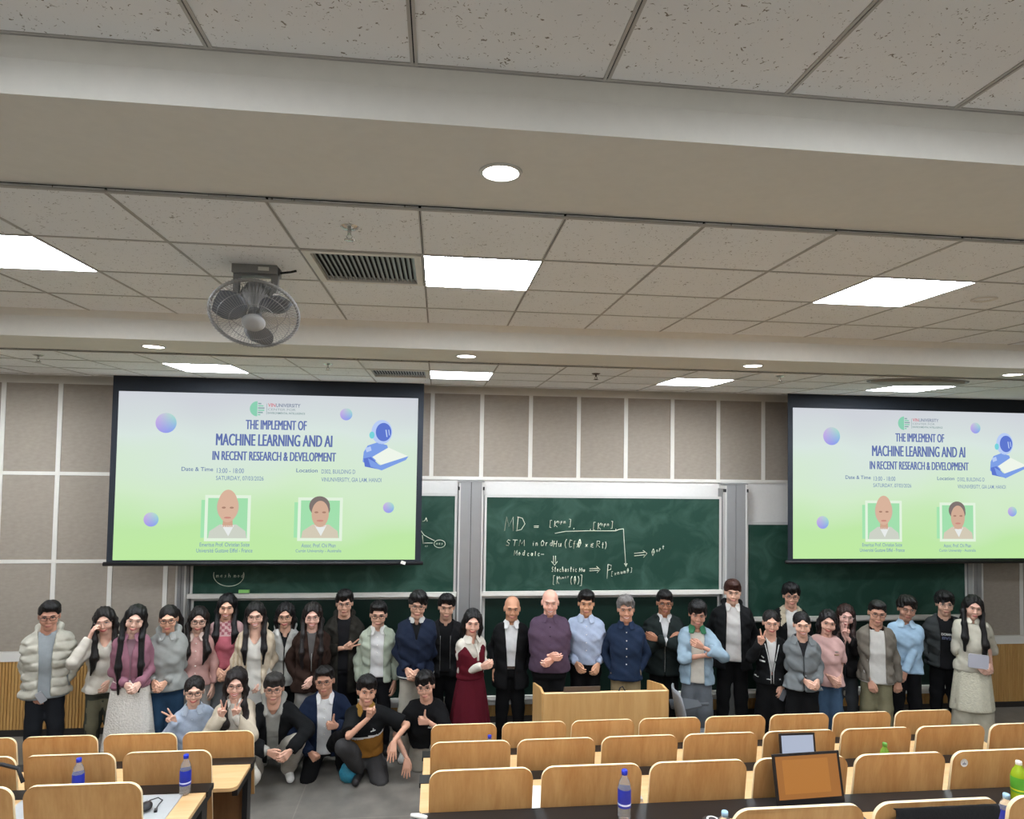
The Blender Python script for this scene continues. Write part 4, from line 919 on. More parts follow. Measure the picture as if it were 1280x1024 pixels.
def person(s):
    """s: dict describing one standing or crouching figure"""
    female = s.get('f', 0); g = s.get('g', 1.); ph = s['px']*.37
    sk = skin(s.get('skin', 'd2a083')); lipc = s.get('lip', 'b87468' if not female else 'bf6660')
    yR = s['y']; H = s.get('H', 1.68); yaw = math.radians(s.get('yaw', 0)); crouch = s.get('crouch')
    lean = math.radians(s.get('lean', 0)); tilt = math.radians(s.get('tilt', 0)); hs = 1.05 if not female else 1.015
    hs *= s.get('hs', 1.); hr, hp, hy = [math.radians(a) for a in s.get('head', (0, 0, 0))]; hp += math.radians(6)
    RT = (rot('Y', tilt)@rot('X', lean)).astype(f4)       # torso frame
    def skel(H, pz):
        hipz = pz; tl = .31*H                              # pelvis centre to neck base
        pel = V3(0, 0, hipz); nb = pel+RT@V3(0, .012, tl)
        RH = (rot('Z', hy)@rot('Y', hr)@rot('X', hp)).astype(f4)
        hc = nb+RT@V3(0, -.012, .024)+RH@V3(0, -.006, .118*hs)
        top = hc+RH@V3(0, .0, .128*hs+s.get('hairtop', .012)); return pel, nb, RH, hc, top
    pz = .535*H; x0 = 0.
    for _ in range(6):
        if crouch: pz_ = s.get('_pz', crouch['pz'])
        pel, nb, RH, hc, top = skel(H, pz if not crouch else pz_)
        cz, sz = math.cos(yaw), math.sin(yaw); tw = (top[0]*cz-top[1]*sz, top[0]*sz+top[1]*cz)
        w_ = at_y(s['px'], s['top'], yR+tw[1]); x0 = w_[0]-tw[0]
        if crouch: s['_pz'] = pz_+(w_[2]-top[2])
        else: H *= 1+(w_[2]-top[2])/top[2]; pz = .535*H
    k = H/1.7
    root = empty('person', (x0, yR, 0), yaw)
    tag(root, s['label'], 'person', s.get('group'))
    def loc(px, py, fwd):                                  # pixel -> local point, fwd metres in front of the figure
        p = at_y(px, py, yR-fwd)-np.array([x0, yR, 0]); c_, s_ = math.cos(-yaw), math.sin(-yaw)
        return V3(p[0]*c_-p[1]*s_, p[0]*s_+p[1]*c_, p[2])
    sw = (.15 if not female else .13)*k*s.get('sh', 1.)
    shz = .265*H
    sh = {-1: pel+RT@V3(-sw, .01, shz), 1: pel+RT@V3(sw, .01, shz)}
    l1, l2 = .175*H, .15*H
    arms = {}; hands = []
    for sd, key in ((-1, 'a'), (1, 'b')):
        a = s.get(key, ('d',)); hp_ = 'r'; pn = V3(-sd*.8, .45, 0); pole = (sd*.55, .35, -.75)
        if a[0] == 'd': T = sh[sd]+V3(sd*.05*g, -.03, -(l1+l2)*.985); dr = V3(0, -.12, -1); hp_ = 'r'
        elif a[0] == 'p': T = pel+V3(sd*.135*k*g, -.02, -.03); dr = V3(-sd*.35, -.1, -1); pole = (sd*.7, .7, -.3)
        elif a[0] == 'b': T = pel+V3(sd*.06, .1, .02); dr = V3(-sd, .1, -.5); pole = (sd*1, .3, -.3)
        else:
            hp_ = a[4] if len(a) > 4 else 'r'; C_ = loc(a[1], a[2], a[3]); opt = a[5] if len(a) > 5 else {}
            pole = opt.get('pole', (sd*.18, .42, -.88)); dr = opt.get('dir'); pn = V3(*opt['pn']) if 'pn' in opt else (V3(0, -1, 0) if hp_ in ('v', 'h') else V3(-sd*.35, .9, .1))
            if dr is not None: T = C_-nrm(V3(*dr))*.07; dr = V3(*dr)
            else:
                E_, T_ = ik(sh[sd], C_, l1, l2+.075, pole); T = T_-nrm(T_-E_)*.075; dr = T_-E_
        E, T = ik(sh[sd], T, l1, l2, pole)
        if a[0] == 'd': dr = nrm(T-E)+V3(0, -.05, -.2)
        arms[sd] = (sh[sd], E, T, nrm(dr), a)
        if a[0] not in ('b', 'p'):
            hands.append(hand_prims(T, dr, pn, (1 if (sd < 0) == (True) else -1)*(s.get('thumb', {}).get(key, 1)), hp_, .9 if female else .98))
    # legs
    hw = .082*k*(1.02 if female else 1); legs = {}
    for sd, key in ((-1, 'la'), (1, 'lb')):
        hj = pel+V3(sd*hw, 0, -.03)
        if crouch:
            an, pole = crouch[key]; an = V3(*an); kn, an = ik(hj, an, .245*H, .25*H, pole)
        else: an = V3(sd*(hw+.02+s.get('stance', 0)), .02, .085); kn = (hj+an)/2+V3(0, -.012, .01)
        legs[sd] = (hj, kn, an)
    # ---------------- body: trunk + head + hands, one mesh
    trunk = [(pel+RT@V3(-.06, 0, 0), pel+RT@V3(.06, 0, 0), .075, .075), (pel+RT@V3(-.06, 0, .2*k), pel+RT@V3(.06, 0, .2*k), .07, .07), (pel+RT@V3(-.07, 0, .34*k), pel+RT@V3(.07, 0, .34*k), .072, .072), (pel, pel+RT@V3(0, 0, .36*k), .07, .07), (pel+RT@V3(0, .01, .3*k), nb+RT@V3(0, 0, .02), .08, .05)]
    for sd in (-1, 1):
        S_, E, T, dr, a = arms[sd]; trunk += [(S_-RT@V3(sd*.02, 0, .015), E, .028, .033), (E, T, .033, .024)]
        if a[0] in ('b', 'p'): trunk.append((T, T+dr*.06, .024, .02))
        hj, kn, an = legs[sd]; trunk += [(hj, kn, .062, .045), (kn, an, .043, .034)]
    lo, hi = bounds(trunk, .03); tv, tf = nets(cones_fn(trunk, .012), lo, hi, .022)
    HS = f4(hs); fat = s.get('fat', 1.)*1.04
    def headfn(P):
        q = ((P-hc)@RH)/HS; q = q*np.array([1/fat, 1, 1], f4)
        d = elld(q, (0, .016, .038), (.0745, .094, .088))
        d = smin(d, cone(q, V3(0, -.022, -.012), V3(0, -.052, -.088), .067 if not female else .064, .035 if not female else .029), .035)
        for x in (-1, 1):
            d = smin(d, elld(q, (x*.038, -.058, -.03), (.029, .024, .028)), .02)
            d = smax(d, -elld(q, (x*.031, -.106, .014), (.018, .016, .010)), .014)
            d = smin(d, elld(q, (x*.0775, .008, -.006), (.009, .02, .031)), .006)
        d = smin(d, cone(q, V3(0, -.084, .014), V3(0, -.1, -.026), .008, .0125), .012)
        for x in (-1, 1): d = smin(d, elld(q, (x*.012, -.093, -.03), (.009, .01, .008)), .006)
        d = smin(d, elld(q, (0, -.083, -.058), (.025, .013, .0075)), .006); d = smin(d, elld(q, (0, -.08, -.068), (.02, .013, .007)), .006)
        d = smin(d, elld(q, (0, -.083, .034), (.05, .012, .008)), .02)
        nk = (nb-hc)@RH/HS
        d = smin(d, cone(q, V3(0, .012, -.055), nk.astype(f4)+V3(0, -.004, -.03), .05 if female else .056, .054 if female else .062), .02)
        return d*HS
    lo = np.minimum(hc-.14, nb-.09); hi = hc+np.array([.14, .15, .15]); lo[2] = nb[2]-.06
    hv, hf = nets(headfn, lo, hi, .0062)
    q = ((hv[hf].mean(1)-hc)@RH)/hs*np.array([1/fat, 1, 1]); sm = s.get('smile', 0)
    lipz = -.062+ (.010*(np.abs(q[:, 0])/.024)**2)*(1 if sm else -.15)
    mi = ((np.abs(q[:, 0]) < (.028 if sm else .024)) & (np.abs(q[:, 2]-lipz) < (.012 if sm else .0105)*(1-.55*(np.abs(q[:, 0])/.028)**2)) & (q[:, 1] < -.07)).astype(int)
    if sm > 1: mi[(np.abs(q[:, 0]) < .02) & (np.abs(q[:, 2]-lipz) < .0045) & (q[:, 1] < -.07)] = 4
    mi[:] = 0
    V, Fc, MI = [tv, hv], [tf, hf+len(tv)], [np.zeros(len(tf), int), mi]; n = len(tv)+len(hv)
    for C in hands:
        lo, hi = bounds(C, .012); v, f = nets(cones_fn(C, .005), lo, hi, .0048); V.append(v); Fc.append(f+n); MI.append(np.zeros(len(f), int)); n += len(v)
    b = MB()                                                # eyes, lids and brows belong to the body mesh
    def hp3(x, y, z): return hc+RH@(V3(x*fat, y, z)*HS)
    Mh = Matrix([list(map(float, r)) for r in RH])
    for x in (-1, 1):
        b.ellipsoid(hp3(x*.031, -.0835, .0135), np.array((.0135, .0085, .0058))*hs, Mh, 10, 6, 3); b.ellipsoid(hp3(x*.031, -.0885, .0135), np.array((.0062, .0045, .0056))*hs, Mh, 8, 6, 5)
        b.tube([hp3(x*.016, -.0905, .0165), hp3(x*.031, -.0945, .0205), hp3(x*.046, -.0875, .0165)], .0024*hs, 5, 2)
        bz = .036 if not female else .0375
        b.tube([hp3(x*.014, -.0985, bz-.002), hp3(x*.032, -.0965, bz+.003), hp3(x*.05, -.083, bz-.002)], [.0038*hs, .0042*hs, .0022*hs] if not female else [.0026*hs, .003*hs, .0016*hs], 5, 2)
    wl_ = .03 if sm else .024; cu = .012 if sm else -.001                    # mouth
    mz = lambda x, dz: hp3(x, -.0965+.016*(x/.03)**2, -.063+cu*(x/.03)**2+dz)
    xs_ = [wl_*t for t in (-1, -.6, -.25, 0, .25, .6, 1)]
    op_ = .0028 if sm > 1 else 0.
    b.tube([mz(x, .0032+op_*(1-(x/wl_)**2)) for x in xs_], [.0012, .0034, .0042, .0036, .0042, .0034, .0012], 6, 1); b.tube([mz(x, -.0038-op_*1.6*(1-(x/wl_)**2)) for x in xs_], [.0012, .004, .005, .0052, .005, .004, .0012], 6, 1)
    if sm > 1: b.tube([mz(x*.8, -.0005) for x in xs_], [.001, .0036, .0046, .0048, .0046, .0036, .001], 6, 4)
    else: b.tube([mz(x, -.0002)+RH@V3(0, -.0022, 0) for x in xs_], .0011, 5, 2)
    for x in (-1, 1): b.ellipsoid(hp3(x*.0055, -.1, -.0365), np.array((.003, .0025, .002))*hs, Mh, 6, 4, 2)
    bm = [q4 if len(q4) == 4 else None for q4 in b.f]
    bv = np.array(b.v); bq = []; bmi = []
    for fc, m_ in zip(b.f, b.mi):
        if len(fc) == 4: bq.append(fc); bmi.append(m_)
    V.append(bv); Fc.append(np.array(bq)+n); MI.append(np.array(bmi))
    lipm = mat('lip_'+lipc, lipc, .4, 0, 10, 0)
    link('body', mesh_np('body', np.concatenate(V), np.concatenate(Fc), np.concatenate(MI)), [sk, lipm, hairm(s.get('brow', '1d1917')), M_EYEW, M_TEETH, M_IRIS], root)

    # ---------------- clothes
    def torso_d(P, off, hemr=0., flare=0.):
        """superelliptic trunk in the torso frame; off = ease"""
        q = (P-pel)@RT; z = q[:, 2]/k
        zz = np.array([-.40, -.12, 0., .12, .24, .36, .44, .485, .535], f4)
        if female:
            wx = np.array([.165, .165, .158, .132, .142, .15, .128, .085, .05], f4); wy = np.array([.115, .115, .11, .095, .115, .105, .085, .07, .052], f4)
        else:
            wx = np.array([.16, .16, .158, .155, .168, .178, .15, .098, .056], f4); wy = np.array([.112, .112, .11, .108, .122, .112, .09, .074, .056], f4)
        wx = wx*s.get('sh', 1.)**.7; be = s.get('belly', 0.)
        hx = (np.interp(z, zz, wx)*g*k*(1-min(.1, max(0, off-.012)*4)*np.clip((.36-z)/.1, 0, 1))+off).astype(f4); hyv = (np.interp(z, zz, wy)*(g**.8)*k+off+be*np.exp(-((z-.1)/.14)**2)).astype(f4)
        if flare: e = np.clip((.1-z)/.4, 0, 1)*flare; hx = hx+e; hyv = hyv+e*.8
        r = ((np.abs(q[:, 0])/hx)**2.5+(np.abs(q[:, 1]-.008)/hyv)**2.5)**(1/2.5)
        return (r-1)*np.minimum(hx, hyv)*.85, q
    def top_fn(off, hem, sl, cuff, arm_off, neck=.062, neckdz=.0, gap=None, puff=0., flare=.04, fold=.004, vneck=0., hood=0, drop=0., front_hem=0.):
        """sl: share of the arm covered (1 = wrist)"""
        def fn(P):
            d, q = torso_d(P, off, 0, flare)
            d = smax(d, q[:, 2]-(nb-pel)@RT[:, 2]-.012-neckdz, .02)
            for sd in (-1, 1):
                S_, E, T, dr, a = arms[sd]
                r1, r2, r3 = .051*k*g**.5+arm_off*.8, .043*k*g**.5+arm_off, .034*k+arm_off*cuff
                x = cone(P, S_+RT@V3(-sd*.03, 0, -.01), E, r1, r2)
                if sl > .5:
                    e = E+(T-E)*min(1., (sl-.5)*2); x = smin(x, cone(P, E, e, r2, r2+(r3-r2)*(sl-.5)*2), .02)
                    ax = nrm(T-E); x = smax(x, (P-e)@ax-.004, .008)
                else:
                    e = S_+(E-S_)*sl*2; ax = nrm(E-S_); x = cone(P, S_+RT@V3(-sd*.03, 0, -.01), E, r1, r1+.004); x = smax(x, (P-e)@ax, .008)
                ds = np.linalg.norm(P-S_, axis=1); far_ = np.clip((ds-.15)/.08, 0, 1)*np.exp(-((d-x)/.014)**2); d = smin(d, x, np.clip(.045-.3*np.clip(ds-.05, 0, 1), .005, .045).astype(f4))+.013*far_
            if fold: d = d+wob(P, 22/ k, fold, ph)+wob(P, 47, fold*.45, ph+1)
            if puff: d = d+puff*np.exp(-(((q[:, 2]+.012*np.sin(q[:, 0]*14+ph)+10) % .085-.0425)/.012)**2)
            hz = hem+front_hem*np.clip(-q[:, 1]*8, -1, 1)
            d = smax(d, hz-q[:, 2]/k*1., .012) if True else d
            nz = ((nb-pel)@RT)[2]                         # neck opening
            qn = q-np.array([0, .004, nz], f4); d = smax(d, -(np.sqrt(qn[:, 0]**2+(qn[:, 1]+.012)**2)-neck-np.clip(qn[:, 2]*.5, -.01, .05)) if True else d, .008) if neck else d
            if vneck: d = smax(d, -smax(np.abs(q[:, 0])-(.012+np.clip((q[:, 2]-(nz-vneck))*.62, 0, 1)) , np.maximum(q[:, 1]+.01, (nz-vneck)-q[:, 2]), .01), .008)
            if hood: 
                hd = elld(q, (0, .085, nz+.01), (.115, .06, .07)); hd = smax(hd, -elld(q, (0, .06, nz+.06), (.08, .07, .08)), .01)
                for sd in (-1, 1): hd = smin(hd, cone(q, V3(sd*.09, .07, nz+.02), V3(sd*.065, -.09, nz-.05), .03, .02), .03)
                d = smin(d, hd, .02)
            if gap is not None:                            # open front: half-width by height in the torso frame
                gz, gw = gap; hw_ = np.interp(q[:, 2]/k, gz, gw).astype(f4); cx_ = s.get('gapx', 0.)
                d = smax(d, -smax(np.abs(q[:, 0]-cx_)-hw_, q[:, 1]+.0, .012), .01)
                d = smax(d, -(torso_d(P, off-.06)[0]), .004) if s.get('hollow', 1) else d
            return d
        return fn
    AL = [arms[sd][i] for sd in (-1, 1) for i in range(3)]+[pel, nb]
    lo_t = np.min(AL, 0)-.16; hi_t = np.max(AL, 0)+np.array([.16, .16, .14])
    def garment(c, name):
        lo = lo_t.copy(); lo[2] = min(lo[2], (pel+RT@V3(0, 0, c.get('hem', -.05)*k))[2]-.06); lo[1] = min(lo[1], pel[1]-.26); hi = hi_t.copy(); hi[1] = max(hi[1], pel[1]+.26); hi[0] = max(hi[0], .3); lo[0] = min(lo[0], -.3)
        m = c['m']; kw = {a: c[a] for a in ('gap', 'puff', 'flare', 'fold', 'vneck', 'hood', 'neck', 'neckdz', 'front_hem') if a in c}
        fn = top_fn(c.get('off', .01), c.get('hem', -.05), c.get('sl', 1.), c.get('cuff', .6), c.get('arm', .006), **kw)
        v, f = nets(fn, lo, hi, c.get('res', .0145))
        if len(f) == 0: return
        mats = [m]; mi = np.zeros(len(f), int)
        if 'paint' in c:                                   # dyed zones of the cloth itself
            q = (v[f].mean(1)-pel)@RT; q[:, 2] /= k; nz = ((nb-pel)@RT)[2]/k
            for j, (test, m2) in enumerate(c['paint']): mats.append(m2); mi[test(q, nz, v[f].mean(1))] = j+1
        return link(name, mesh_np(name, v, f, mi), mats, root)
    nzl = ((nb-pel)@RT)[2]
    for c in s['wear']:
        kd = c['k']
        if kd in ('shirt', 'tshirt', 'blouse', 'jacket', 'coat', 'hoodie', 'cardigan', 'dress'):
            o = garment(c, kd)
            if c.get('buttons'):
                for j in range(c['buttons']):
                    zz = .44*k-j*.085*k; P0 = pel+RT@V3(s.get('gapx', 0), -.3, zz)
                    tt = np.linspace(0, .3, 150, dtype=f4); L_ = P0+tt[:, None]*(RT@V3(0, 1, 0)); dd = torso_d(L_, c.get('off', .01))[0]; i = np.argmax(dd < 0)
                    if dd[i] < 0: MB().ellipsoid(L_[i]-RT@V3(0, .002, 0), (.0065, .004, .0065), None, 8, 5).build('button', c.get('bm', M_TRIM), o or root)
        elif kd == 'collar':
            m = c['m']; hgt = c.get('h', .034); r0 = c.get('r', .066); op = c.get('open', .02); zo = c.get('dz', 0.)
            def fn(P):
                q = (P-nb)@RT; q[:, 2] -= zo; q = q-np.array([0, -.006, 0], f4); rr = np.sqrt(q[:, 0]**2+(q[:, 1]*.95)**2)
                tgt = r0+np.clip((.02-q[:, 2])*.62, -.02, .06)
                d = np.abs(rr-tgt)-.0078; low = -.022-.03*np.clip(-q[:, 1]/.07, 0, 1)*c.get('pt', 1.)
                d = smax(d, q[:, 2]-hgt+.012, .004); d = smax(d, low-q[:, 2], .004)
                d = smax(d, -smax(np.abs(q[:, 0])-op-np.clip(np.abs(q[:, 2]+.005)*.45, 0, 1)-(.0 if True else 0), q[:, 1], .006), .004); return d
            part('collar', fn, nb-.15, nb+.15, .0066, m, root)
        elif kd in ('trousers', 'shorts'):
            off = c.get('off', .012); wl = c.get('wide', 0.); wz = c.get('waist', .06); m = c['m']
            def fn(P):
                d = torso_d(P, c.get('woff', -.003))[0]; q = (P-pel)@RT; d = smax(d, q[:, 2]-wz*k, .01); d = smax(d, -.09*k-q[:, 2], .03)
                for sd in (-1, 1):
                    hj, kn, an = legs[sd]
                    x = smin(cone(P, hj+V3(-sd*.01, 0, 0), kn, .082*k*g**.5+off*.6, .062*k+off+wl*.5), cone(P, kn, an+nrm(kn-an)*.02, .062*k+off+wl*.5, .05*k+off*.8+wl), .02)
                    ax = nrm(an-kn); x = smax(x, (P-an)@ax-.01, .01); d = smin(d, x, .035)
                d = d+wob(P, 26, .0035, ph+2)
                return d
            JL = [legs[sd][i] for sd in (-1, 1) for i in range(3)]+[pel+RT@V3(0, 0, wz*k)]
            lo = np.min(JL, 0)-.2-wl; hi = np.max(JL, 0)+.2+wl; lo[2] = max(lo[2], -.01)
            v, f = nets(fn, lo, hi, .0175)
            mats = [m]; mi = np.zeros(len(f), int)
            if 'paint' in c:
                q = v[f].mean(1)
                for j, (test, m2) in enumerate(c['paint']): mats.append(m2); mi[test(q)] = j+1
            link(kd, mesh_np(kd, v, f, mi), mats, root)
        elif kd == 'skirt':
            w0, r1, hz, tz = c.get('w', .15)*k, c.get('r', .3), c.get('hem', .12), (pel[2]+c.get('waist', .1)*k); npl = c.get('pleats', 9); am = c.get('amp', .03)
            sq = c.get('sq', .72)
            def fn(P):
                t = np.clip((tz-P[:, 2])/(tz-hz), 0, 1); x = P[:, 0]-pel[0]; y = (P[:, 1]-pel[1])/sq
                r = np.sqrt(x*x+y*y); th = np.arctan2(y, x); R_ = (w0+(r1-w0)*t**.75)*(1+am*t*np.sin(npl*th+2*np.sin(th*2+ph))+.4*am*t*np.sin(npl*2.3*th+ph))
                d = (r-R_)*.7; d = smax(d, P[:, 2]-tz, .015); d = smax(d, hz+c.get('slope', 0)*x-P[:, 2], .01); return d
            part('skirt', fn, (pel[0]-r1-.06, pel[1]-r1-.06, hz-.08), (pel[0]+r1+.06, pel[1]+r1+.06, tz+.04), .0165, c['m'], root)
        elif kd == 'shoes':
            for sd in (-1, 1):
                hj, kn, an = legs[sd]; fd = nrm(V3(sd*.15, -1, 0)); 
                if crouch and crouch.get('kneel') == sd: fd = nrm(V3(0, .25, -1))
                bz_ = an[2]-.085 if not crouch else max(0, an[2]-.085)
                def fn(P):
                    a_ = V3(an[0], an[1]+.02, bz_+.04); e = a_+fd*.17
                    d = smin(cone(P, a_, e, .043, .038), cone(P, a_, V3(an[0], an[1], bz_+.085), .042, .04), .02); return smax(d, bz_+.002-P[:, 2], .004)
                part('shoe', fn, np.array([an[0]-.13, an[1]-.28, max(-.01, bz_-.2)]), np.array([an[0]+.13, an[1]+.2, bz_+.18]), .012, c['m'], root)
        elif kd == 'scarf':
            pass
    # ---------------- hair
    hr_ = s.get('hair')
    if hr_:
        st_ = hr_['s']; hm = hairm(hr_.get('c', '16120f')); vol = hr_.get('vol', 0.); ln_ = hr_.get('len', .3); wave = hr_.get('wave', 0.); part_x = hr_.get('part', 0.)
        def hair(P):
            q = ((P-hc)@RH)/HS; q = q*np.array([1/fat, 1, 1], f4); th = np.arctan2(q[:, 0], -q[:, 1]+.0)
            d = elld(q, (0, .02, .042), (.083+vol, .104+vol, .094+vol*1.3))
            fz = hr_.get('line', .062 if st_ in ('short', 'mid', 'under') else .074)                    # hairline height on the forehead
            fr = hr_.get('fringe', 0.)                    # fringe hanging below the hairline
            if st_ in ('short', 'mid', 'under'):
                face = smax(elld(q, (0, -.1, -.045), (.078, .085, .1+fz)), q[:, 2]-fz+fr+.02*np.sin(q[:, 0]*60+ph)*hr_.get('mess', .3), .006)
                d = smax(d, -face, .008)
                cut = np.where(q[:, 1] < .03, hr_.get('side', .012), -.055-.0*q[:, 1]); d = smax(d, np.interp(q[:, 1], [-.06, .0, .03, .1], [hr_.get('side', .012)+.01, hr_.get('side', .012), -.03, -.06]).astype(f4)-q[:, 2], .01)
                if hr_.get('top', 0): d = smin(d, elld(q, (hr_.get('tx', 0), -.03, .105), (.07, .075, .026+hr_['top'])), .03)
            else:
                face = elld(q, (part_x*.4, -.115, -.04), (.078, .078, .05+fz)); d = smax(d, -face, .01)
                if hr_.get('parting', 1): d = d+.004*np.exp(-((q[:, 0]-part_x)/.006)**2)*(q[:, 1] < .03); d = smax(d, -elld(q, (part_x, -.12, .035), (.038, .06, .07)), .008)
                if st_ == 'tied': d = smax(d, -.05-q[:, 2], .02)
            mess = hr_.get('mess', .5); d = d+.0022*np.sin(th*34+q[:, 2]*30*(.3+wave)+ph)+mess*.003*np.sin(th*11+q[:, 2]*60+ph*2)+mess*.0035*np.sin(q[:, 0]*95+q[:, 1]*70+ph)*(q[:, 2] > .05)
            d = d*HS
            if st_ == 'tied' and hr_.get('tail', 1):
                a_ = hc+RH@(V3(hr_.get('tx', .0), .11, .03)*HS); d = smin(d, cone(P, a_, a_+V3(hr_.get('tx', 0)*.6, .05, -.1), .032, .03), .02); d = smin(d, cone(P, a_+V3(hr_.get('tx', 0)*.6, .05, -.1), a_+V3(hr_.get('tx', 0)*1.1, .03, -.24), .03, .012), .02)
            if st_ in ('long', 'bob'):
                for sd in (-1, 1):
                    L_ = hr_.get('la' if sd < 0 else 'lb', ln_); fwd_ = hr_.get('fa' if sd < 0 else 'fb', 1)
                    p0 = hc+RH@(V3(sd*.07*fat, .005, .05)*HS); p1 = hc+RH@(V3(sd*.09*fat, .0, -.05)*HS)
                    if st_ == 'bob' or L_ < .12: p2 = hc+RH@(V3(sd*.078, -.015, -.05-L_)*HS); ch = [(p0, p1, .022, .025), (p1, p2, .025, .016)]
                    else:
                        p2 = nb+RT@V3(sd*.085, -.085 if fwd_ else .07, -.03); p3 = p2+RT@V3(sd*.01, -.045 if fwd_ else 0, -L_*.5)+V3(.02*wave, 0, 0); p4 = p2+RT@V3(-sd*.0, -.05 if fwd_ else 0, -L_)-V3(.02*wave, 0, 0)
                        ch = [(p0, p1, .022, .024), (p1, p2, .024, .027), (p2, p3, .027, .03+.012*wave), (p3, p4, .03+.012*wave, .01)]
                    for a_, b_, ra, rb in ch: d = smin(d, cone(P, a_.astype(f4), b_.astype(f4), ra, rb), .025)
                bl = hr_.get('back', ln_*.7); a_ = hc+RH@(V3(0, .06, .0)*HS); b_ = nb+RT@V3(0, .1, -.02); e_ = b_+RT@V3(0, .02, -bl)
                qq = P*np.array([.55, 1, 1], f4); sc_ = lambda z: (z*np.array([.55, 1, 1])).astype(f4)
                d = smin(d, cone(qq, sc_(a_), sc_(b_), .058, .05), .03)
                if st_ == 'long' and bl > .05: d = smin(d, cone(qq, sc_(b_), sc_(e_), .05, .03), .03)
                x_ = P[:, 0]-hc[0]; d = d+.003*np.sin(x_*190+wave*3*np.sin(P[:, 2]*28)+ph)+.004*wave*np.sin(P[:, 2]*45+x_*40+ph)
                d = smax(d, -elld(((P-hc)@RH)/HS, (part_x, -.125, .035), (.04, .06, .068))*HS, .008)
                d = smax(d, -elld(((P-hc)@RH)/HS, (part_x*.2, -.1, -.045), (.074*fat, .078, .056+fz*.95))*HS, .01)
            return d
        lo = hc-.16-vol*1.5; hi = hc+.17+vol*2
        if st_ == 'long': lo[2] = nb[2]-max(ln_, hr_.get('la', 0), hr_.get('lb', 0), hr_.get('back', 0))-.12; lo[:2] -= .09; hi[:2] += .09; lo[1] = min(lo[1], (nb+RT@V3(0, -.2, -.3))[1]-.06); hi[1] += .03
        elif st_ in ('bob', 'tied'): lo[2] = nb[2]-.3; hi[1] += .12
        part('hair', hair, lo, hi, .0088 if st_ == 'long' else .0078, hm, root)
    if s.get('sidehair'):
        def sh_(P):
            q = ((P-hc)@RH)/HS; d = elld(q, (0, .022, .02), (.0785, .1, .085)); d = smax(d, q[:, 2]-.03, .01); d = smax(d, -.05-q[:, 2], .01); d = smax(d, -.0-q[:, 1]+.01, .01); return d*HS
        part('hair', sh_, hc-.15, hc+.16, .0078, hairm(s['sidehair']), root)
    # ---------------- glasses
    if s.get('gl'):
        b = MB(); col_, r_ = s['gl'] if isinstance(s['gl'], tuple) else ('1a1718', .0025); lw, lh = s.get('lens', (.0235, .0165))
        for x in (-1, 1):
            ring = []
            for t in np.linspace(0, 2*math.pi, 21)[:-1]:
                c_, s_ = math.cos(t), math.sin(t); u = math.copysign(abs(c_)**.7, c_)*lw; w_ = math.copysign(abs(s_)**.8, s_)*lh
                ring.append(hp3(x*.0325+u, -.109+abs(x*.0325+u)*.16, .011+w_))
            b.tube(ring, r_, 5, closed=True)
            b.tube([hp3(x*(.0325+lw), -.1, .017), hp3(x*.074, -.07, .017), hp3(x*.0795, .0, .012), hp3(x*.078, .02, .0)], r_*.9, 5)
        b.tube([hp3(-.011, -.107, .015), hp3(0, -.1115, .018), hp3(.011, -.107, .015)], r_, 5)
        b.build('glasses', mat('frame_'+col_, col_, .35, 0, 10, 0, metal=.2), root)
    # ---------------- extras given as callables
    for ex in s.get('extra', ()): ex(root, dict(pel=pel, nb=nb, RT=RT, hc=hc, k=k, arms=arms, legs=legs, torso=torso_d, loc=loc, x0=x0, y=yR, yaw=yaw, g=g))
    s['_H'] = H; s['_x'] = x0
    return root

def on_front(ctx, x, z, off):
    """point of the garment front at local x and torso height z"""
    pel, RT = ctx['pel'], ctx['RT']; P0 = pel+RT@V3(x, -.35, z); tt = np.linspace(0, .35, 200, dtype=f4); L = P0+tt[:, None]*(RT@V3(0, 1, 0)); d = ctx['torso'](L, off)[0]
    i = int(np.argmax(d < 0)); return L[i]
def print_on(key, x, z, w, h, off, m, name='print'):
    def ex(root, ctx):
        p = on_front(ctx, x, z*ctx['k'], off); M = Matrix([list(map(float, r)) for r in ctx['RT']]).to_4x4(); M.translation = Vector([float(a) for a in p])+M.to_3x3() @ Vector((0, -.006, 0))
        o = link(name, text_mesh(key, w, h), m, root); o.matrix_local = M
    return ex
def stripe_on(pts, off, r, m, name):
    def ex(root, ctx):
        MB().tube([on_front(ctx, x, z*ctx['k'], off)-ctx['RT']@V3(0, .003, 0) for x, z in pts], r, 6).build(name, m, root)
    return ex

# ------------------------------------------------------------------ the people
OPEN = ([-.45, 0, .3, .45, .57], [.05, .05, .052, .066, .085]); WIDE = ([-.45, 0, .3, .45, .57], [.075, .07, .065, .072, .09])
SUIT = ([-.45, -.05, .06, .3, .46, .57], [.06, .035, .04, .055, .07, .085]); VCUT = ([.0, .3, .31, .45, .57], [.0, .0, .012, .05, .085]); ZIPV = ([-.4, .33, .4, .5, .57], [.006, .006, .02, .05, .075])
def jk(c, **k): return {**dict(k='jacket', m=fab(c) if isinstance(c, str) else c, off=.028, arm=.014, cuff=.9, hem=-.09, gap=OPEN, neck=.068, fold=.006), **k}
def sh(c, **k): return {**dict(k='shirt', m=fab(c, bump=.2) if isinstance(c, str) else c, off=.008, arm=.004, hem=-.08, neck=.058), **k}
def ts(c, **k): return {**dict(k='tshirt', m=fab(c, bump=.2) if isinstance(c, str) else c, off=.014, arm=.012, sl=.36, hem=-.1, neck=.064, neckdz=-.012), **k}
def inner(c, **k): return {**dict(k='tshirt', m=fab(c, bump=.2), off=.006, arm=-.012, sl=.3, hem=-.05, neck=.062, neckdz=-.01, fold=.002), **k}
def col(c, **k): return {**dict(k='collar', m=fab(c, bump=.1) if isinstance(c, str) else c), **k}
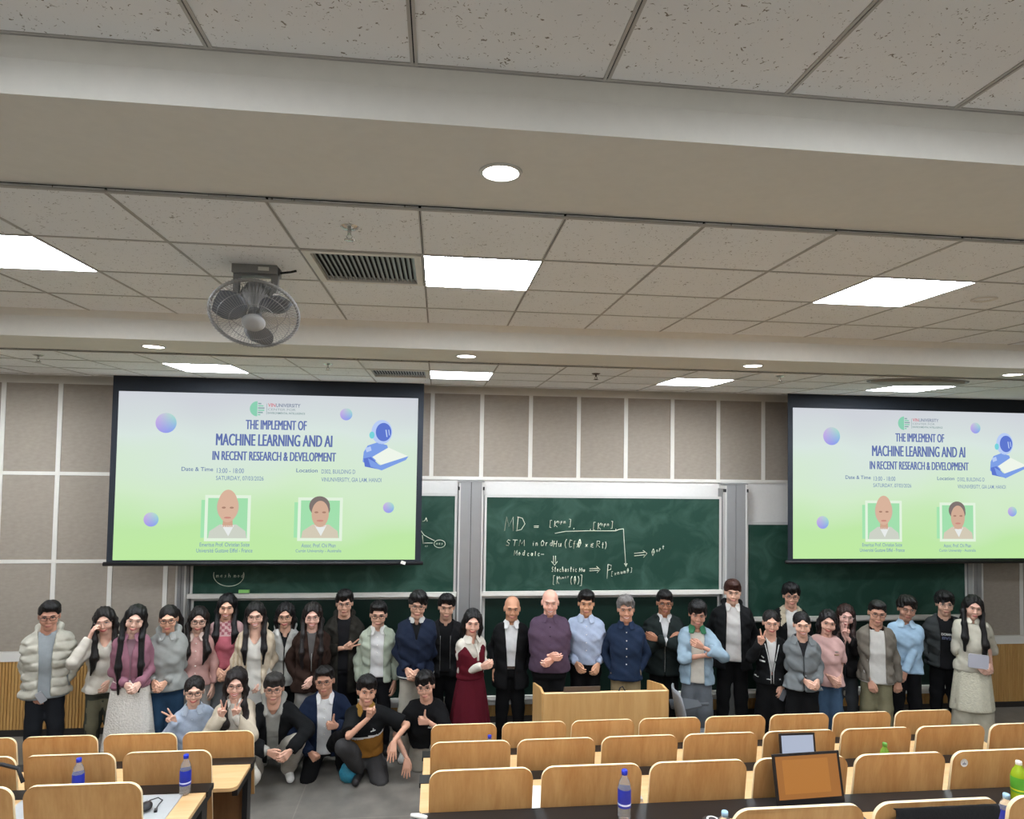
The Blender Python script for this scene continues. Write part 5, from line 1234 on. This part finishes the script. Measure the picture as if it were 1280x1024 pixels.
def tr(c, **k): return {**dict(k='trousers', m=fab(c, bump=.25)), **k}
SHB = dict(k='shoes', m=mat('shoe_black', '1b1a1a', .5, 0, 30, .05)); SHW = dict(k='shoes', m=mat('shoe_white', 'd5d2cc', .6, 0, 30, .04))
H = lambda st, **k: dict(s=st, **k)
UP = {'dir': (0, -.15, 1), 'pole': (-.6, -.1, -1)}; UPB = {'dir': (0, -.15, 1), 'pole': (.6, -.1, -1)}
BLK, NAVY = '17181a', '1d2638'
M_WST = mat('white_stripe', 'cfcfca', .8, 0, 30, .02)
def sq(pz=.33, kn=1., f=-.02, w=.15): return dict(pz=pz, la=((-w, f, .09), (-.5*kn, -1, .55)), lb=((w, f, .09), (.5*kn, -1, .55)))
def zipper(x, z0, z1, off, c='b9b9b4'): return stripe_on([(x, z0+(z1-z0)*i/7) for i in range(8)], off, .003, mat('zip_'+c, c, .4, 0, 10, 0, metal=.6), 'zipper')
GNG = mat('gingham', 'b9838a', .85, .1, 60, .3, vscale=70)
plaid = lambda q, nz, P: ((np.floor(q[:, 0]/.03)+np.floor(q[:, 2]/.03)) % 2 == 0) & (q[:, 2] > nz-.14) & (np.abs(q[:, 0]) < .085)
PEOPLE = [
 dict(px=63, top=752, y=7.0, g=1.1, sh=1.06, skin='c4917a', gl=1, head=(2, 4, 4), a=('t', 44, 871, .1, 'r'), b=('p',), hair=H('short', c='0f0d0d', vol=.004, top=.012, tx=.01, fringe=-.0, line=.07, side=.015),
      wear=[inner('9aa0a3', hem=-.12), jk('c6c3b4', puff=.012, off=.034, arm=.022, hem=-.1, hood=1, gap=OPEN, cuff=.7), tr('26282c'), SHB], label='man in a cream quilted puffer jacket over a grey tee, wearing glasses'),
 dict(px=129, top=760, y=7.1, f=1, skin='e0b39c', gl=('b09a90', .0015), head=(-6, 0, -4), smile=1, a=('t', 115, 790, .17, 'r', {'dir': (.35, -.05, 1), 'pole': (-.5, -.2, -1), 'pn': (1, .3, 0)}), b=('t', 134, 858, .1, 'r'),
      hair=H('long', c='15110f', len=.3, wave=.8, vol=.008, part=.008, lb=.12, la=.32), wear=[sh('d3cdbf', off=.022, arm=.022, cuff=.3, hem=-.06, vneck=.1, fold=.007), tr('45473f', paint=[(lambda q: (q[:, 1] < -.05) & (q[:, 2] < .72) & (q[:, 2] > .3), fab('6e6a55', bump=.25))]), SHW],
      label='woman in a cream knit blouse holding one hand beside her cheek'),
 dict(px=173, top=757, y=6.84, f=1, skin='dfb6a2', head=(10, 2, 2), smile=1, a=('t', 161, 861, .2, 'c'), b=('t', 170, 861, .2, 'c'), hair=H('long', c='0d0c0d', len=.5, vol=.006, part=.0, back=.4),
      wear=[inner('8f6f78', hem=.0), jk('9b6c7a', off=.022, arm=.016, hem=.02, gap=ZIPV, fold=.005), col('9b6c7a', h=.03), dict(k='skirt', m=mat('lace_white', 'd3cec4', .9, .8, 60, .09, vscale=50), r=.245, hem=.16, pleats=9, waist=.1), SHW], label='woman with very long straight hair, mauve cardigan and long white lace skirt'),
 dict(px=211, top=757, y=7.06, f=1, skin='d6a58a', gl=1, head=(0, 3, 0), a=('t', 193, 858, .2, 'c'), b=('t', 201, 860, .2, 'c'), hair=H('tied', c='14100f', tx=.06, line=.075), g=1.1,
      wear=[jk('9c9e9a', k='hoodie', off=.032, arm=.02, hem=-.06, gap=None, hood=1, fold=.005, cuff=.6), col('9c9e9a', h=.03, r=.075, open=.01), tr('2f4a66', wide=.02), SHW], label='woman in a loose grey hoodie and blue jeans, hands clasped in front'),
 dict(px=250, top=759, y=7.3, f=1, skin='dab09a', gl=1, head=(4, 0, 4), smile=1, a=('t', 230, 862, .08, 'r'), b=('d',), hair=H('long', c='15110f', len=.26, wave=.7, vol=.006, part=-.004),
      wear=[sh('d1a59c', off=.02, arm=.014, cuff=.5, hem=-.06, buttons=5), col('dcc5b8', h=.035), tr('b7b3ab'), SHW], label='woman in a pale pink buttoned blouse with wavy dark hair'),
 dict(px=285, top=743, y=7.5, f=1, skin='d9a98e', head=(3, 0, 0), smile=2, a=('t', 274, 843, .2, 'c'), b=('t', 281, 846, .2, 'c'), hair=H('long', c='0e0d0e', len=.2, wave=.3, vol=.008, part=-.004),
      wear=[sh('c26a75', k='blouse', off=.026, arm=.03, sl=.32, hem=.0, fold=.007, flare=.05, paint=[(lambda q, nz, P: (q[:, 2] > nz-.15), fab('cfaaa6')), (plaid, fab('a5616b'))]), tr('84888a', wide=.03), SHW], label='woman in a rose short-sleeved top with a chequered yoke, smiling'),
 dict(px=319, top=753, y=7.14, f=1, skin='dcb09a', gl=('5a4a44', .0014), head=(-2, 2, 0), smile=2, a=('d',), b=('t', 324, 858, .1, 'r'), hair=H('long', c='131010', len=.3, vol=.005, part=.0), g=1.05,
      wear=[sh('d8d3c8', k='dress', off=.016, hem=-.1, sl=.3, vneck=.14), dict(k='skirt', m=fab('d9d5cc'), r=.26, hem=.25, pleats=8, waist=.06), jk('cdbda4', off=.036, arm=.024, hem=-.14, gap=WIDE, hood=1, fold=.008, paint=[(lambda q, nz, P: (np.sin(q[:, 0]*150) > .3) & (q[:, 0] < -.02) & (q[:, 1] < 0), fab('bda98c'))]), SHW], label='woman in an open beige hooded jacket over a white dress'),
 dict(px=357, top=754, y=7.44, f=1, skin='d2a58b', gl=('3b3230', .0015), head=(0, 0, -3), smile=1, a=('p',), b=('p',), hair=H('bob', c='121010', ln=.1, vol=.006, part=.006, la=.1, lb=.1),
      wear=[inner(BLK), jk('c5c4bd', k='hoodie', off=.03, arm=.02, hem=-.12, gap=ZIPV, hood=1, fold=.008), tr(BLK), SHW], label='woman in a pale grey zipped hoodie over a black top'),
 dict(px=391, top=754, y=7.2, f=1, skin='d9ad9a', gl=('6a5a58', .0014), head=(0, 0, 0), smile=2, a=('p',), b=('t', 387, 854, .16, 'r'), hair=H('long', c='171110', len=.34, vol=.008, part=.0), g=1.05,
      wear=[sh('5d5a58', off=.008, hem=-.04), jk('33231d', off=.034, arm=.024, hem=-.14, gap=([-.4, .2, .3, .5, .57], [.004, .006, .02, .045, .07]), fold=.008), tr('c4c0b8', wide=.03), SHW], extra=[zipper(.006, .1, .3, .038)], label='woman in a dark brown jacket with pale wide trousers'),
 dict(px=431, top=738, y=7.5, g=1.02, skin='c99c84', gl=('403a38', .0016), head=(0, 0, 0), a=('t', 438, 806, .24, 'v', {'dir': (.85, -.2, .5), 'pole': (-.5, 0, -1)}), b=('d',), hair=H('short', c='12100f', vol=.006, top=.016, fringe=.006, mess=.9),
      wear=[inner('1b1b1d'), jk('2d2b25', off=.036, arm=.022, hem=-.3, gap=OPEN, hood=1, fold=.008, flare=.02), tr('1c1c1e'), SHB], label='tall man in a long dark olive hooded coat making a peace sign'),
 dict(px=474, top=752, y=7.3, g=1.0, skin='d3a68e', gl=('171516', .0024), head=(2, 2, 0), a=('d',), b=('d',), hair=H('short', c='121010', vol=.004, top=.008, tx=-.01, line=.07),
      wear=[sh('d7d6d3', hem=-.02, buttons=4), col('dddcd8'), jk('aab3a0', off=.032, arm=.02, hem=-.08, gap=WIDE, fold=.007), col('aab3a0', r=.088, open=.06, dz=-.01), tr('1b1b1e'), SHB], label='man in a sage green jacket over a white shirt, thick glasses'),
 dict(px=524, top=740, y=7.12, g=1.02, skin='c99d85', gl=('2a2526', .002), head=(4, 2, 0), a=('t', 511, 843, .2, 'c'), b=('t', 519, 845, .2, 'c'), hair=H('short', c='100e0e', vol=.01, top=.018, fringe=.01, mess=1.2),
      wear=[inner(BLK), jk(NAVY, off=.032, arm=.022, hem=-.07, gap=ZIPV, fold=.007, paint=[(lambda q, nz, P: (np.abs(q[:, 2]+.045) < .006) | (np.abs(q[:, 2]+.068) < .006), M_WST)]), col('c9c8c4', h=.034, open=.02, pt=.2), tr('b9b3a4', wide=.02), SHW], label='man in a navy varsity jacket with white striped hem and collar'),
 dict(px=559, top=743, y=7.42, skin='c59a82', head=(2, 0, 2), a=('d',), b=('p',), hair=H('short', c='100e0e', vol=.006, top=.012, fringe=.004, mess=.7),
      wear=[inner('151516'), jk('19191b', off=.03, arm=.018, hem=-.1, gap=OPEN, fold=.007), tr('161617'), SHB], extra=[zipper(-.055, -.05, .38, .032, '8d8d8b'), zipper(.055, -.05, .38, .032, '8d8d8b')], label='man in an open black zip jacket, black tee and black trousers'),
 dict(px=592, top=762, y=6.95, f=1, skin='dcae98', yaw=24, head=(4, 0, -20), smile=1, a=('t', 609, 833, .2, 'c'), b=('t', 614, 831, .16, 'c'), hair=H('bob', c='0d0b0c', ln=.1, vol=.006, part=.012, la=.11, lb=.1, parting=1),
      wear=[sh('d9d3c6', k='blouse', off=.014, arm=.026, cuff=.25, hem=.1, fold=.006), sh('5a1420', k='dress', off=.024, sl=.0, arm=-.062, hem=.06, vneck=.2, neck=.085), dict(k='skirt', m=fab('551320'), r=.235, hem=.3, pleats=8, amp=.05, waist=.14, w=.135), col('d9d3c6', h=.03), SHB],
      extra=[stripe_on([(.012, .46), (.02, .4), (.03, .34), (.028, .28)], .026, .012, fab('d9d3c6'), 'neck_bow')], label='woman in a burgundy pinafore dress over a cream blouse'),
 dict(px=641, top=746, y=7.26, g=1.02, skin='c08e70', head=(2, 0, 2), smile=1, hairtop=.0, a=('t', 619, 845, .04, 'r'), b=('p',), sidehair='4a3a30',
      wear=[sh('d9d9d8', hem=.02), col('dededc'), jk('161617', off=.03, arm=.016, hem=-.2, gap=SUIT, fold=.004), tr('131314'), SHB], extra=[stripe_on([(-.06, .045), (0, .045), (.06, .045)], .014, .013, mat('belt_brown', '3a2a20', .5, 0, 20, .05), 'belt')], label='man with a shaved head in a black suit and white shirt'),
 dict(px=688, top=738, y=7.04, g=1.16, belly=.035, sh=1.05, skin='dba793', brow='a08878', head=(0, 0, 0), smile=2, hairtop=0., sidehair='b5aca2', fat=1.03, a=('t', 693, 822, .24, 'c'), b=('t', 686, 829, .24, 'c'),
      wear=[sh('584658', off=.016, arm=.02, sl=.86, hem=-.02, buttons=5, bm=fab('2f2433'), paint=[(lambda q, nz, P: np.minimum(np.linalg.norm(P-0, axis=1), 9) < 0, fab('6d6479'))]), col('584658', open=.024), tr('141415'), SHB], label='bald older man in a plum purple shirt with hands clasped'),
 dict(px=733, top=738, y=7.24, g=1.1, sh=1.04, skin='c99878', head=(0, 0, 0), hair=H('short', c='100e0e', vol=.005, top=.01, fringe=.004, tx=.01), a=('t', 723, 835, .2, 'c'), b=('t', 746, 837, .2, 'c'),
      wear=[sh('b3c1d9', off=.014, arm=.012, hem=.02, buttons=5, fold=.006), col('bccadf'), tr('151516'), SHB], label='man in a light blue dress shirt tucked into black trousers'),
 dict(px=782, top=745, y=7.04, skin='c4937a', smile=2, head=(-2, 0, 0), hair=H('short', c='6f6b68', vol=.006, top=.014, line=.068, mess=1.), brow='4a4441', a=('p',), b=('p',),
      wear=[sh('24324a', off=.014, arm=.012, hem=-.09, buttons=6), col('24324a', h=.03), tr('a08d6a'), SHB], label='grey-haired man in a navy buttoned shirt and khaki trousers'),
 dict(px=831, top=738, y=7.3, g=1.16, belly=.02, sh=1.02, skin='a8765c', gl=('2a1d1b', .002), head=(0, 0, 0), hair=H('short', c='100e0e', vol=.004, top=.008), a=('t', 846, 797, .2, 'c', {'pole': (-1, -.1, -.7)}), b=('t', 814, 797, .24, 'c', {'pole': (1, -.1, -.7)}),
      wear=[sh('cfd0cf'), col('d6d6d4'), jk('1f2726', off=.034, arm=.022, hem=-.12, gap=([-.4, .3, .34, .5, .57], [.004, .006, .02, .05, .08]), fold=.008), tr('121213'), SHB], label='man in a dark green jacket with arms folded, wearing glasses'),
 dict(px=873, top=752, y=6.98, g=.95, skin='c0907a', head=(2, 6, 0), hair=H('short', c='110f0f', vol=.01, top=.012, fringe=.022, line=.06, side=-.01, mess=.8), a=('t', 891, 818, .2, 'c', {'pole': (-1, -.1, -.7)}), b=('t', 871, 806, .24, 'c', {'pole': (1, -.1, -.7)}),
      wear=[inner('d8d2c4', hem=-.08), col('3f7a58', h=.035, open=.02), jk('93aab8', off=.03, arm=.022, sl=.84, hem=-.1, gap=WIDE, fold=.007), tr('6b7076', wide=.03), SHW], label='young man in a light denim jacket with folded arms, grey trousers'),
 dict(px=916, top=725, y=7.3, skin='d6aa92', smile=1, head=(0, 0, 0), hair=H('short', c='3a2018', vol=.006, top=.012, fringe=.02, line=.06, mess=.5), a=('p',), b=('p',), sh=1.05,
      wear=[sh('cfccc6', off=.014, arm=-.01, sl=.3, hem=-.05), col('d3d0ca'), jk('18191b', off=.034, arm=.02, hem=-.14, gap=([-.45, .2, .45, .57], [.085, .08, .07, .08]), hood=1), tr('131314'), SHB], label='tall man with brown hair, black jacket open over a white polo'),
 dict(px=964, top=763, y=6.96, f=1, skin='d8a78f', gl=('8a7468', .0014), head=(0, 0, 0), smile=1, a=('t', 951, 797, .22, 'v', UP), b=('t', 977, 864, .12, 'r'), hair=H('tied', c='120f0f', tail=0, line=.08), g=1.05,
      wear=[inner('d5d3cf', hem=.1), jk(BLK, k='cardigan', off=.03, arm=.02, hem=-.05, gap=([-.4, .1, .3, .5, .57], [.004, .008, .03, .055, .075]), paint=[(lambda q, nz, P: (np.abs(q[:, 2]-.03) < .006), M_WST)]), tr('161617', wide=.03), SHB],
      extra=[stripe_on([(-.012, -.02), (-.014, .12), (-.045, .32), (-.072, .45)], .036, .0045, M_WST, 'trim_stripe'), stripe_on([(.012, -.02), (.014, .12), (.045, .32), (.072, .45)], .036, .0045, M_WST, 'trim_stripe'), stripe_on([(-.125, .24), (-.075, .235)], .036, .01, M_WST, 'chest_print'), stripe_on([(-.11, .3), (-.085, .28)], .036, .007, M_WST, 'chest_print')],
      label='woman in a black cardigan with white edging making a peace sign'),
 dict(px=989, top=730, y=7.5, g=1.05, skin='cf9f88', gl=('4a2a28', .002), head=(0, 0, 0), smile=1, hair=H('short', c='0f0e0e', vol=.012, top=.02, fringe=.004, mess=1.2), a=('d',), b=('d',),
      wear=[inner('d2d0ca'), jk('17181a', off=.034, arm=.022, hem=-.1, gap=OPEN, paint=[(lambda q, nz, P: (q[:, 2] > nz-.17-.9*np.abs(q[:, 0])+.09) & (q[:, 2] > nz-.26) & (np.abs(q[:, 0]) < .12) & (q[:, 1] < .05), fab('c2b59c'))]), col('c2b59c', r=.085, open=.06), tr('17181a'), SHB], label='man behind the others in a black jacket with a beige lining and collar'),
 dict(px=1002, top=765, y=6.74, f=1, skin='dcae96', head=(-2, 0, 0), smile=2, a=('t', 1012, 857, .2, 'c'), b=('t', 1022, 857, .22, 'c'), hair=H('tied', c='120f10', tail=0, line=.072), g=1.1,
      wear=[inner('2a2a2c'), jk('7f8485', off=.034, arm=.026, hem=-.06, gap=ZIPV, fold=.008), col('7f8485', r=.086, open=.05, h=.035), tr('161617', wide=.05), SHB], label='woman in a grey wool jacket with hands tucked in the sleeves'),
 dict(px=1037, top=763, y=6.94, f=1, skin='d8a994', head=(6, 0, 0), smile=1, a=('t', 1042, 852, .18, 'c'), b=('t', 1049, 854, .18, 'c'), hair=H('bob', c='151112', ln=.06, la=.06, lb=.06, vol=.004, part=-.01), g=1.05,
      wear=[ts('dfb6ae', off=.028, arm=.034, sl=.44, hem=-.08, fold=.006), tr('4a637d', wide=.04), SHW], extra=[stripe_on([(.07, .36), (.1, .36)], .03, .006, mat('tee_print', '8d8f86', .8, 0, 20, .1), 'chest_print'), stripe_on([(.065, .325), (.105, .325)], .03, .008, mat('tee_print2', 'a98a6d', .8, 0, 20, .1), 'chest_print')], label='woman in a loose pale pink tee and blue jeans'),
 dict(px=1059, top=756, y=7.34, f=1, skin='e2b3a4', gl=('c9b2a8', .0015), head=(6, 0, 4), a=('d',), b=('t', 1058, 788, .24, 'v', UPB), hair=H('long', c='2e1d18', len=.2, vol=.006, part=0.), lip='b5443f',
      wear=[jk('1d1c1c', off=.034, arm=.024, hem=-.1, gap=ZIPV), tr('4c4f52'), SHB], label='woman with reddish-brown hair in a black jacket, peace sign by her face'),
 dict(px=1098, top=751, y=6.92, skin='c99880', gl=('1c1818', .002), head=(4, 2, 0), hair=H('short', c='121010', vol=.0, top=.008, line=.068), a=('t', 1090, 861, .08, 'c'), b=('t', 1124, 863, .08, 'c'),
      wear=[inner('d4d2cb', hem=-.12, sl=.2, paint=[(lambda q, nz, P: (q[:, 2] > nz-.035), fab('33211f'))]), jk('7b756a', k='cardigan', off=.03, arm=.018, hem=-.1, gap=([-.4, .3, .5, .57], [.085, .075, .07, .08]), fold=.007), tr('8a8468', wide=.01), SHW], label='man in a grey-brown zip cardigan over a white tee with dark neckline'),
 dict(px=1135, top=746, y=7.1, skin='b98a74', gl=('8a7a72', .0014), head=(4, 0, 4), hair=H('short', c='14110f', vol=.012, top=.016, fringe=.008, mess=1.2), a=('b',), b=('t', 1128, 850, .16, 'c'),
      wear=[sh('a9c6dd', off=.018, arm=.014, hem=-.07, fold=.006), col('b3cee2', h=.04), tr('151517'), SHB], label='man in a sky blue untucked shirt and black trousers'),
 dict(px=1181, top=740, y=7.27, g=1.05, skin='d3a78f', gl=('8d817c', .0015), head=(0, 0, 0), hair=H('short', c='111010', vol=.012, top=.014, fringe=.024, line=.06, side=0., mess=1.), a=('p',), b=('t', 1201, 856, .08, 'c'),
      wear=[ts('171719', off=.012, hem=-.1), jk('3b3e3f', off=.042, arm=.026, hem=-.08, gap=WIDE, puff=.008, cuff=.6), tr('131315'), SHB], extra=[print_on('s1', 0, .33, .105, .03, .014, M_WST, 'chest_print'), print_on('s2', 0, .285, .09, .034, .014, mat('print_blue', '6c7391', .8, 0, 20, .05), 'chest_print')], label='man in a charcoal quilted jacket over a printed black tee'),
 dict(px=1218, top=745, y=6.95, f=1, skin='d8ab96', head=(4, 0, 4), a=('t', 1229, 839, .2, 'c'), b=('t', 1239, 837, .2, 'c'), hair=H('long', c='100e0e', len=.42, la=.3, lb=.42, wave=.5, vol=.008, part=-.006),
      wear=[sh('d4cfbd', k='dress', off=.018, arm=.05, sl=.56, hem=-.06, fold=.005, cuff=1.), dict(k='skirt', m=mat('lace_cream', 'cdc8b2', .9, .8, 60, .08, vscale=40), r=.215, hem=.4, pleats=5, amp=.05, waist=.12, slope=.1), tr('c3bda8', wide=.06), col('d4cfbd', h=.045, open=.008, pt=.1, r=.06), SHW], label='woman in a cream lace tunic dress holding a notebook, long black hair'),
 # crouching in front
 dict(px=244, top=846, y=6.74, f=1, skin='deb39c', gl=1, head=(2, -2, 4), smile=1, crouch=sq(.32, .5, -.02, .1), lean=6, a=('t', 212, 897, .2, 'v', {'dir': (-.6, -.15, .75), 'pole': (-.5, 0, -1)}), b=('p',), hair=H('tied', c='151110', tail=0, line=.068, vol=.002), g=1.08,
      wear=[sh('aebccd', off=.018, arm=.014, hem=-.04, fold=.007, buttons=4, bm=fab('c9d2dc')), col('b8c5d4', open=.03), tr('b9b2a6'), SHW], label='crouching woman in a pale blue shirt, peace sign at her side'),
 dict(px=296, top=837, y=6.62, f=1, skin='ddb09b', gl=('3a3030', .0016), head=(2, -2, 0), smile=2, crouch=sq(.36, .45, -.02, .1), lean=4, a=('t', 277, 887, .2, 'v', UP), b=('t', 297, 886, .22, 'v', {'dir': (.35, -.15, 1), 'pole': (.6, -.1, -1)}), hair=H('long', c='17100f', len=.3, wave=1., vol=.014, part=-.004), g=1.05,
      wear=[sh('d5cfc3', off=.01), col('ddd8cd', open=.03), jk('cbbfa9', off=.03, arm=.022, hem=-.08, gap=([-.4, .2, .45, .57], [.03, .035, .06, .08])), tr('c9c3b6'), SHW], label='crouching woman in a cream jacket making two peace signs'),
 dict(px=343, top=842, y=6.88, skin='c99b84', gl=('27201f', .002), head=(0, -4, 0), crouch=sq(.36, .8, -.1, .15), lean=22, a=('t', 343, 944, .5, 'r', {'pole': (-1, 0, -.3)}), b=('t', 357, 946, .5, 'c', {'pole': (1, 0, -.3)}), hair=H('short', c='2a2725', vol=.008, top=.008, fringe=.022, line=.06, mess=.6),
      wear=[sh('98968f', k='hoodie', off=.018, hem=-.05, hood=1, vneck=.08), jk('141516', off=.036, arm=.026, hem=-.08, gap=OPEN, fold=.007), tr('b3aca0', wide=.02), SHW], label='squatting man in a black jacket over a grey hoodie, pale trousers'),
 dict(px=405, top=833, y=6.94, g=1.14, sh=1.05, skin='b98a72', gl=('2a2120', .0019), head=(-4, -4, -6), fat=1.04, crouch=dict(pz=.4, la=((-.14, .12, .09), (-.15, -1, -.7)), lb=((.17, -.12, .09), (.35, -1, .5)), kneel=-1), lean=10, a=('t', 393, 948, .34, 'f', {'pole': (-1, .3, -.2)}), b=('t', 413, 908, .32, 'th', {'dir': (-.8, -.2, .1), 'pole': (.8, .1, -.7), 'pn': (0, 1, 0)}), hair=H('short', c='120f0f', vol=.002, top=.006, line=.078, mess=.8),
      wear=[sh('dbdbd9', off=.012, hem=-.04, buttons=4), col('e2e2df', open=.03, h=.045), jk('172238', off=.036, arm=.026, hem=-.06, gap=WIDE, fold=.006), tr('121213'), SHB], label='kneeling man in a navy blazer over an open-necked white shirt'),
 dict(px=460, top=845, y=6.8, skin='c9987e', head=(3, -4, 8), crouch=dict(pz=.33, la=((-.05, -.1, .09), (-.3, -1, .6)), lb=((.15, .1, .09), (.1, -1, -.5)), kneel=1), lean=14, a=('t', 463, 888, .38, 'h', {'dir': (.15, -.1, 1), 'pole': (-.8, -.1, -.8)}), b=('t', 491, 937, .4, 'flat', {'pole': (1, .2, -.2), 'dir': (-.1, -.5, -.85), 'pn': (0, .5, -.8)}), hair=H('short', c='0f0d0d', vol=.008, top=.012, fringe=.012, line=.06, mess=1.),
      wear=[sh('17181a', k='tshirt', off=.02, arm=.026, sl=.42, hem=.02, paint=[(lambda q, nz, P: (q[:, 2] < .25+.1*q[:, 0]) & (np.abs(q[:, 0]) < .175), fab('9a6a2c')), (lambda q, nz, P: (np.abs(q[:, 2]-.26-.1*q[:, 0]) < .011) & (np.abs(q[:, 0]) < .175), M_WST)]), col('9a7436', h=.04, open=.02), tr('403f3e', off=.016), SHB],
      extra=[stripe_on([(.055, .325), (.09, .33), (.1, .335)], .024, .005, M_WST, 'chest_emblem'), stripe_on([(.077, .33), (.079, .355), (.085, .343)], .024, .004, M_WST, 'chest_emblem'), stripe_on([(-.1, .32), (-.07, .32)], .024, .004, M_WST, 'chest_emblem')], label='kneeling man in a black and mustard polo shirt making a finger heart'),
 dict(px=530, top=840, y=6.9, skin='cc9c84', gl=('5a504c', .0014), head=(-6, -2, -6), crouch=dict(pz=.34, la=((.06, .16, .09), (-.75, -1, -.5)), lb=((.2, -.02, .09), (.6, -1, .6)), kneel=-1), lean=8, a=('t', 508, 958, .3, 'flat', {'pole': (-1, .3, -.2), 'dir': (-.05, -.3, -.95), 'pn': (0, .8, -.3)}), b=('t', 527, 902, .3, 'th', {'dir': (-1, -.1, .15), 'pole': (.8, .1, -.8), 'pn': (0, 1, 0)}), hair=H('short', c='100e0e', vol=.01, top=.012, fringe=.018, line=.06, mess=1.),
      wear=[ts('121213', off=.026, arm=.034, sl=.45, hem=.07, fold=.007), tr('a39c8f', wide=.02, waist=.1), SHW], extra=[print_on('s3', .06, .31, .075, .016, .03, M_WST, 'chest_print')], label='squatting man in a loose black tee giving a thumbs up'),
]
for i, s in enumerate(PEOPLE):
    x_ = at_y(s['px'], s['top'], s['y'])[0]; s['yaw'] = s.get('yaw', 0)-math.degrees(math.atan2(x_, s['y']))*.75
    person(s)

# ------------------------------------------------------------------ things held in hands
def held(name, px, py, y, hx, hy, hz, rz, ry, m, lab, cat, rx=0.):
    p = at_y(px, py, y); M = Matrix.Translation(p) @ Matrix.Rotation(rz, 4, 'Z') @ Matrix.Rotation(ry, 4, 'Y') @ Matrix.Rotation(rx, 4, 'X')
    b = MB(); r = min(hx, hz)*.25; pts = []
    for cx_, cz_, a0 in ((hx-r, -hz+r, -90), (hx-r, hz-r, 0), (-hx+r, hz-r, 90), (-hx+r, -hz+r, 180)):
        for j in range(4): a = math.radians(a0+30*j); pts.append((cx_+r*math.cos(a), cz_+r*math.sin(a)))
    b.prism(pts, 2*hy, M @ Matrix.Translation((0, -hy, 0))); return tag(b.build(name, m), lab, cat)
held('phone', 51, 872, 6.84, .03, .004, .055, .5, -.5, mat('phone_silver', 'b9bcc0', .3, 0, 10, 0, metal=.4), 'pale phone held low by the man in the puffer jacket', 'phone')
held('phone', 979, 869, 6.8, .03, .004, .06, .2, .5, mat('phone_glossy', '9a9da3', .2, 0, 10, 0, metal=.5), 'phone held low by the woman in the white-edged cardigan', 'phone')
held('notebook', 1223, 827, 6.71, .1, .008, .075, -.3, .06, mat('notebook_cover', 'b9b9c2', .6, 0, 30, .03), 'pale grey notebook held against the cream lace dress', 'notebook')
